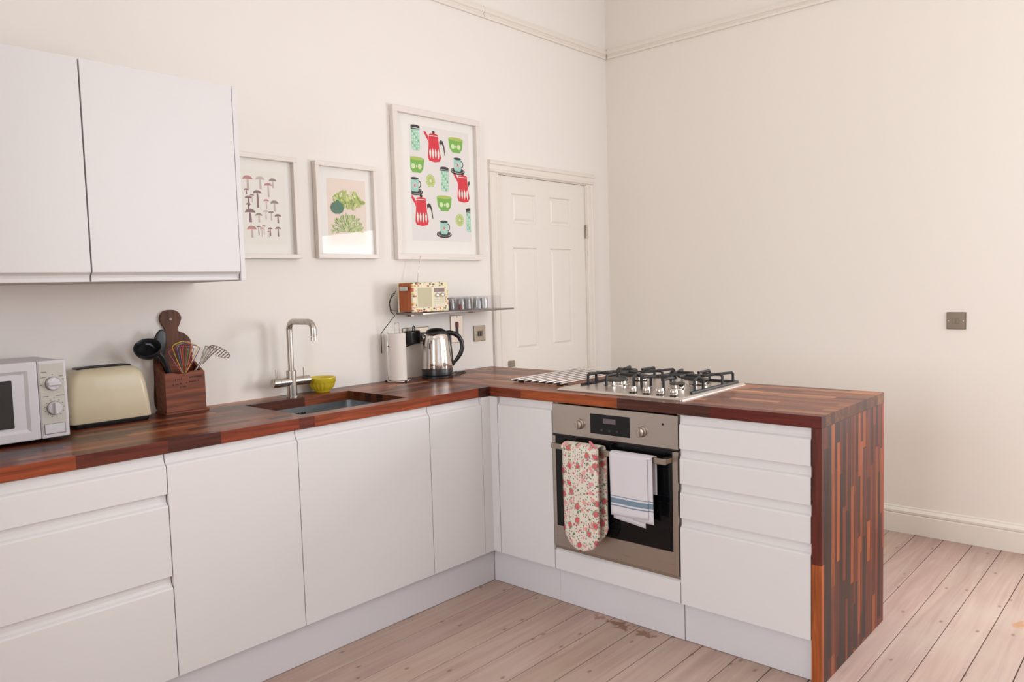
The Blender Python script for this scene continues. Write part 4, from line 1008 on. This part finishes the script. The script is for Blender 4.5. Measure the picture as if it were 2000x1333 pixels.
bm = B(); tube(bm, [(.065, -.070, RZ1-.004), (.074, -.068, 1.44)], .0028, 8); tube(bm, [(.074, -.068, 1.44), (.098, -.062, 1.528)], .0017, 8); obj('antenna', bm, CHROME, ra, smooth=True)
bm = B(); box(bm, RX0-.016, RX0-.001, -.135, -.085, 1.352, 1.372, .002); o = obj('strap_handle', bm, mat('grey_strap', L(190, 186, 178), .5), ra); o['label'] = 'pale grey strap clip on the side'
bm = B(); box(bm, -.112, -.066, -.065, -.018, SZ-.018, SZ+.042, .003)
bm.free(); bm = B(); box(bm, -.0205, .030, -.048, -.010, SZ+.0005, SZ+.055, .003); pa = obj('power_adapter', bm, BLACKP); tag(pa, 'black power adapter behind the radio on the shelf', 'adapter')
bm = B(); tube(bm, [(-.060, -.05, 1.352), (-.085, -.05, 1.335), (-.100, -.045, 1.300), (-.090, -.04, 1.255), (-.060, -.035, 1.232), (-.075, -.03, 1.215), (-.125, -.025, 1.165), (-.135, -.015, 1.145), (-.132, -.012, 1.05)], .0021, 6)
obj('power_lead', bm, BLACKP, ra, smooth=True)
bm = B(); tube(bm, [(-.058, -.04, 1.342), (-.078, -.03, 1.315), (-.084, -.025, 1.285), (-.070, -.022, 1.258), (-.030, -.03, 1.252)], .0018, 6)
obj('power_lead', bm, BLACKP, ra, smooth=True)
bm = B(); tube(bm, [(-.10, -.012, 1.082), (-.02, -.012, 1.079), (.02, -.014, 1.072), (.06, -.02, 1.085)], .0020, 6)
tube(bm, [(-.06, -.012, 1.055), (.01, -.014, 1.068), (.07, -.02, 1.082)], .0020, 6)
obj('power_lead', bm, BLACKP, pl_, smooth=True)
# clear tray with small glass jars
tr = thing('glass_tray', 'clear acrylic tray holding upturned glasses on the shelf', 'tray', (.38, -.1, SZ))
bm = B(); GX0, GX1, GF, GB = .215, .570, -.165, -.045; z0, z1 = SZ+.0004, SZ+.072
box(bm, GX0, GX1, GF, GB, z0, z0+.003); box(bm, GX0, GX1, GF, GF+.003, z0+.003, z1); box(bm, GX0, GX1, GB-.003, GB, z0+.003, z1); box(bm, GX0, GX0+.003, GF+.003, GB-.003, z0+.003, z1); box(bm, GX1-.003, GX1, GF+.003, GB-.003, z0+.003, z1)
obj('tray_wall', bm, ACRYL, tr)
def tumbler(x, y, label, r=.028, h=.062, m=GLASS, up=False):
    bm = B(); zb = z0+.0034
    pr = [(r, zb), (r-.001, zb+.004), (r*.93, zb+h*.6), (r*.86, zb+h-.004), (r*.80, zb+h), (r*.2, zb+h), (r*.2, zb+h-.006), (r*.76, zb+h-.007), (r*.82, zb+h*.5), (r-.003, zb+.001)]
    lathe(bm, pr, (x, y), 20); tag(obj('drinking_glass', bm, m, smooth=True), label, 'glass', 'glasses in the clear tray')
tumbler(.255, -.105, 'small clear glass nearest the radio in the tray')
tumbler(.315, -.118, 'second clear glass from the radio in the tray')
tumbler(.380, -.100, 'middle clear glass in the tray'); tumbler(.440, -.118, 'clear glass right of the middle one in the tray')
tumbler(.505, -.100, 'clear glass at the far right of the tray')
bm = B(); lathe(bm, [(.010, z0+.0036), (.011, z0+.006), (.010, z0+.030), (.006, z0+.032)], (.283, -.148), 16); tag(obj('jar_lid', bm, REDP, smooth=True), 'tiny dark red pot standing in the clear tray', 'pot')

# ------------------------------------------------------------------ pictures
def picture(label, x0, x1, z0, z1, bar, px, art, mats, depth=.030, mount=True):
    t = thing('framed_picture', label, 'picture', ((x0+x1)/2, -.001, z0))
    for a in ((x0, x1, z1-bar, z1), (x0, x1, z0, z0+bar), (x0, x0+bar, z0+bar, z1-bar), (x1-bar, x1, z0+bar, z1-bar)):
        bm = B(); box(bm, a[0], a[1], -depth, -.0008, a[2], a[3], .0012); obj('frame_bar', bm, WFRAME, t)
    bm = B(); box(bm, x0+bar, x1-bar, -.008, -.001, z0+bar, z1-bar); obj('mount', bm, MATB, t)
    bm = B(); art(bm, -.0083); obj('print', bm, mats, t)
    bm = B(); box(bm, x0+bar+.0004, x1-bar-.0004, -.0205, -.0190, z0+bar+.0004, z1-bar-.0004); obj('pane', bm, PANE, t)
    return t
def inkm(n, r, g, b): return mat('ink_'+n, L(r, g, b), .8)
# teapot print ------------------------------------------------------
PX0, PX1, PZ0, PZ1 = .098, .520, 1.607, 2.192
M1 = [inkm('pale_grey', 226, 220, 216), inkm('red', 214, 52, 66), inkm('charcoal', 62, 56, 56), inkm('leaf_green', 122, 176, 82), inkm('mint', 158, 206, 190), inkm('lime', 176, 190, 96), inkm('white', 226, 224, 216), inkm('cream_green', 214, 224, 178)]
def clipx(pts):
    def cl(P_, keep, X):
        out = []
        for i in range(len(P_)):
            a, b = P_[i-1], P_[i]; ka, kb = keep(a[0]), keep(b[0])
            if ka != kb: t = (X-a[0])/(b[0]-a[0]); out.append((X, a[1]+(b[1]-a[1])*t))
            if kb: out.append(b)
        return out
    pts = cl(pts, lambda v: v >= PX0+.002, PX0+.002); 
    return cl(pts, lambda v: v <= PX1-.002, PX1-.002) if pts else pts
LV = [0]
def shp(bm, y, pts, mi, lv=0):
    pts = clipx(pts)
    if len(pts) > 2: flat(bm, pts, y-.00015*(lv+1), mi)
def ell(cx, cz, rx, rz, n=18, a0=0, a1=2*PI): return [(cx+rx*math.cos(a0+(a1-a0)*k/n), cz+rz*math.sin(a0+(a1-a0)*k/n)) for k in range(n if a1-a0 > 6 else n+1)]
def pot(bm, y, cx, cz, s=1.0):
    shp(bm, y, [(cx-.034*s, cz+.055*s), (cx+.030*s, cz+.055*s), (cx+.036*s, cz-.01*s), (cx+.046*s, cz-.055*s), (cx+.036*s, cz-.074*s), (cx, cz-.08*s), (cx-.038*s, cz-.074*s), (cx-.046*s, cz-.055*s), (cx-.040*s, cz-.01*s)], 1)
    shp(bm, y, [(cx-.038*s, cz+.015*s), (cx-.044*s, cz+.03*s), (cx-.072*s, cz+.068*s), (cx-.060*s, cz+.074*s), (cx-.036*s, cz+.045*s)], 1)
    shp(bm, y, ell(cx-.002*s, cz+.057*s, .033*s, .010*s), 1, 1); shp(bm, y, ell(cx-.002*s, cz+.0545*s, .033*s, .0022*s), 6, 2)
    shp(bm, y, ell(cx-.002*s, cz+.073*s, .010*s, .008*s, 10), 2, 2)
    hs = [(cx+.036*s, cz+.030*s), (cx+.048*s, cz+.040*s), (cx+.062*s, cz+.034*s), (cx+.072*s, cz+.008*s), (cx+.078*s, cz-.040*s)]
    hi = [(cx+.072*s, cz-.038*s), (cx+.064*s, cz+.004*s), (cx+.056*s, cz+.018*s), (cx+.046*s, cz+.018*s), (cx+.040*s, cz+.004*s)]
    shp(bm, y, hs+hi, 2, 1)
    for k in range(4):
        lx = cx+(-.029+.019*k)*s; shp(bm, y, [(lx, cz-.008*s), (lx+.0065*s, cz-.028*s), (lx+.006*s, cz-.045*s), (lx, cz-.064*s), (lx-.006*s, cz-.045*s), (lx-.0065*s, cz-.028*s)], 6, 2)
def bowlp(bm, y, cx, cz, s=1.0):
    shp(bm, y, [(cx-.052*s, cz+.022*s), (cx+.052*s, cz+.022*s), (cx+.046*s, cz-.014*s), (cx+.026*s, cz-.036*s), (cx-.026*s, cz-.036*s), (cx-.046*s, cz-.014*s)], 3)
    shp(bm, y, [(cx-.054*s, cz+.036*s), (cx+.054*s, cz+.036*s), (cx+.052*s, cz+.020*s), (cx-.052*s, cz+.020*s)], 3, 1)
    shp(bm, y, ell(cx, cz+.036*s, .053*s, .009*s), 5, 2)
    for dx in (-.022, .022): shp(bm, y, ell(cx+dx*s, cz-.004*s, .014*s, .014*s, 8), 7, 1)
    shp(bm, y, ell(cx, cz-.004*s, .004*s, .008*s, 8), 7, 1)
def cup(bm, y, cx, cz, s=1.0):
    shp(bm, y, ell(cx, cz-.030*s, .054*s, .019*s), 2); shp(bm, y, ell(cx, cz-.028*s, .046*s, .012*s), 6, 1); shp(bm, y, ell(cx, cz-.0275*s, .044*s, .011*s), 2, 2)
    shp(bm, y, [(cx-.027*s, cz+.036*s), (cx+.027*s, cz+.036*s), (cx+.025*s, cz-.022*s), (cx+.018*s, cz-.030*s), (cx-.018*s, cz-.030*s), (cx-.025*s, cz-.022*s)], 4, 3)
    shp(bm, y, ell(cx, cz+.036*s, .027*s, .007*s), 2, 4)
    o_, i_ = ell(cx+.026*s, cz+.008*s, .017*s, .020*s, 10, -PI/2, PI/2), ell(cx+.026*s, cz+.008*s, .012*s, .014*s, 10, -PI/2, PI/2)
    shp(bm, y, o_+i_[::-1], 2, 3)
    for k in range(8):
        a = PI*k/4; shp(bm, y, ell(cx+.010*s*math.cos(a), cz+.002*s+.011*s*math.sin(a), .006*s, .006*s, 8), 6, 4)
    shp(bm, y, ell(cx, cz+.002*s, .004*s, .005*s, 8), 1, 5)
def canister(bm, y, cx, cz, s=1.0):
    shp(bm, y, [(cx-.028*s, cz+.045*s), (cx+.028*s, cz+.045*s), (cx+.028*s, cz-.056*s), (cx+.018*s, cz-.062*s), (cx-.018*s, cz-.062*s), (cx-.028*s, cz-.056*s)], 4)
    shp(bm, y, [(cx-.030*s, cz+.060*s), (cx+.030*s, cz+.060*s), (cx+.030*s, cz+.046*s), (cx-.030*s, cz+.044*s)], 2, 1); shp(bm, y, ell(cx, cz+.060*s, .030*s, .007*s), 2, 2); shp(bm, y, ell(cx, cz+.051*s, .030*s, .0015*s), 6, 3)
    r_ = random.Random(int(cx*1000))
    for j in range(7):
        for k in range(4): shp(bm, y, ell(cx+(-.020+.0133*k)*s, cz+(.033-.0145*j)*s, .0045*s, .0052*s, 6), (3, 7, 7, 6)[(j*3+k) % 4], 1)
def lime(bm, y, cx, cz, s=1.0):
    shp(bm, y, ell(cx, cz, .031*s, .033*s, 24), 5); shp(bm, y, ell(cx, cz, .027*s, .029*s, 24), 7, 1); shp(bm, y, ell(cx, cz, .024*s, .026*s, 24), 5, 2)
    for k in range(12):
        a = 2*PI*k/12; shp(bm, y, [(cx, cz), (cx+.024*s*math.cos(a-.05), cz+.026*s*math.sin(a-.05)), (cx+.024*s*math.cos(a+.05), cz+.026*s*math.sin(a+.05))], 7, 3)
    shp(bm, y, ell(cx, cz, .007*s, .008*s, 12), 6, 4)
def art1(bm, y):
    flat(bm, [(PX0, PZ0), (PX1, PZ0), (PX1, PZ1), (PX0, PZ1)], y, 0)
    W, H = PX1-PX0, PZ1-PZ0
    def P_(u, v): return (PX0+u*W, PZ1-v*H)
    for fn, u, v in ((canister, .10, .115), (pot, .40, .165), (bowlp, .77, .130), (bowlp, .10, .35), (cup, .79, .305), (canister, .56, .445), (pot, .88, .50), (lime, .32, .47), (cup, .06, .525),
                     (pot, .16, .735), (bowlp, .54, .665), (lime, .80, .80), (cup, .52, .885), (canister, .985, .80)):
        fn(bm, y, *P_(u, v))
picture('large white-framed print of red pots, green bowls and cups', -.019, .590, 1.509, 2.267, .030, None, art1, M1)
# salad print ---------------------------------------------------------
M2 = [inkm('blush', 230, 213, 200), inkm('salad', 178, 190, 112), inkm('salad_dark', 146, 168, 92), inkm('kale', 92, 126, 106), inkm('frisee', 186, 198, 142), inkm('frisee_dark', 158, 180, 118), inkm('salad_light', 204, 212, 150)]
def art2(bm, y):
    X0_, X1_, Z0_, Z1_ = -.408, -.190, 1.573, 1.880
    flat(bm, [(X0_, Z0_), (X1_, Z0_), (X1_, Z1_), (X0_, Z1_)], y, 0)
    r_ = random.Random(3)
    def leaf(cx, cz, ln, wd, a, mi, lv):
        ca, sa = math.cos(a), math.sin(a); pts = []
        for (u, v) in ((0, 0), (.2, .7), (.4, .6), (.55, 1), (.8, .6), (1, 0), (.8, -.6), (.55, -1), (.4, -.6), (.2, -.7)):
            du, dv_ = u*ln, v*wd; pts.append((cx+du*ca-dv_*sa, cz+du*sa+dv_*ca))
        flat(bm, pts, y-.00003*lv, mi)
    W, H = X1_-X0_, Z1_-Z0_
    for k in range(120):
        a = r_.uniform(0, 2*PI); rr_ = r_.uniform(0, 1)**.6; leaf(X0_+W*(.56+.33*rr_*math.cos(a)), Z1_-H*(.31+.165*rr_*math.sin(a)), r_.uniform(.014, .032), r_.uniform(.004, .010), a+r_.uniform(-.6, .6), r_.choice((1, 1, 2, 6)), k+1)
    for k in range(10):
        a = 2*PI*k/10; flat(bm, ell(X0_+W*(.24+.11*math.cos(a)), Z1_-H*(.435+.055*math.sin(a)), .013, .013, 9), y-.00003*(122+k), 3)
    flat(bm, ell(X0_+W*.24, Z1_-H*.44, .032, .022, 12), y-.00003*133, 3); flat(bm, ell(X0_+W*.24, Z1_-H*.36, .010, .014, 9), y-.00003*134, 3)
    for k in range(150):
        a = r_.uniform(0, PI); rr_ = r_.uniform(0, 1)**.6; leaf(X0_+W*(.5+.38*rr_*math.cos(a)), Z1_-H*(.80-.24*rr_*math.sin(a)), r_.uniform(.010, .026), r_.uniform(.003, .006), a+r_.uniform(-.8, .8), r_.choice((4, 4, 5, 6)), k+1)
picture('white-framed print of green salad leaves, middle of the three', -.478, -.134, 1.513, 1.949, .020, None, art2, M2)
# mushroom print --------------------------------------------------------
M3 = [inkm('paper', 232, 227, 219), inkm('rose', 190, 136, 132), inkm('mauve', 140, 112, 114), inkm('stem', 198, 182, 174), inkm('greybrown', 150, 134, 122)]
def art3(bm, y):
    flat(bm, [(-.845, 1.570), (-.625, 1.570), (-.625, 1.880), (-.845, 1.880)], y, 0)
    def mush(cx, cz, w_, h_, mi):
        flat(bm, [(cx-w_*.10, cz-.002), (cx+w_*.10, cz-.002), (cx+w_*.14, cz-h_), (cx-w_*.12, cz-h_)], y-.0002, 3 if mi != 2 else 2)
        flat(bm, [(cx-w_/2, cz-.003)]+[(cx+w_/2*math.cos(a), cz-.001+w_*.33*math.sin(a)) for a in [PI-PI*k/8 for k in range(9)]]+[(cx+w_*.25, cz-.001), (cx-w_*.25, cz-.001)], y-.0004, mi)
    U0, Z_ = -.800, 1.842
    data = [(0, 0, .046, .045, 1), (.055, .002, .042, .042, 3), (.112, 0, .036, .03, 4), (.090, -.020, .036, .05, 1), (-.008, -.045, .022, .018, 2), (.040, -.055, .040, .062, 2), (.000, -.078, .034, .034, 2), (.016, -.066, .020, .03, 4), (.078, -.085, .026, .036, 1), (.115, -.092, .038, .036, 4), (-.002, -.104, .024, .022, 2),
            (.004, -.135, .048, .042, 2), (.042, -.146, .032, .030, 4), (.074, -.130, .026, .032, 3), (.098, -.132, .026, .034, 4), (.128, -.146, .032, .030, 2), (.008, -.203, .044, .036, 1), (.052, -.200, .018, .034, 1), (.038, -.194, .018, .034, 2), (.062, -.190, .018, .036, 1), (.090, -.200, .022, .030, 2), (.084, -.212, .016, .022, 1), (.126, -.198, .028, .034, 2)]
    for dx, dz, w_, h_, mi in data: mush(U0+dx*1.05, Z_+dz*1.03, w_, h_, mi)
picture('white-framed print of pink and mauve mushrooms beside the wall cabinet', -.915, -.571, 1.508, 1.948, .020, None, art3, M3)
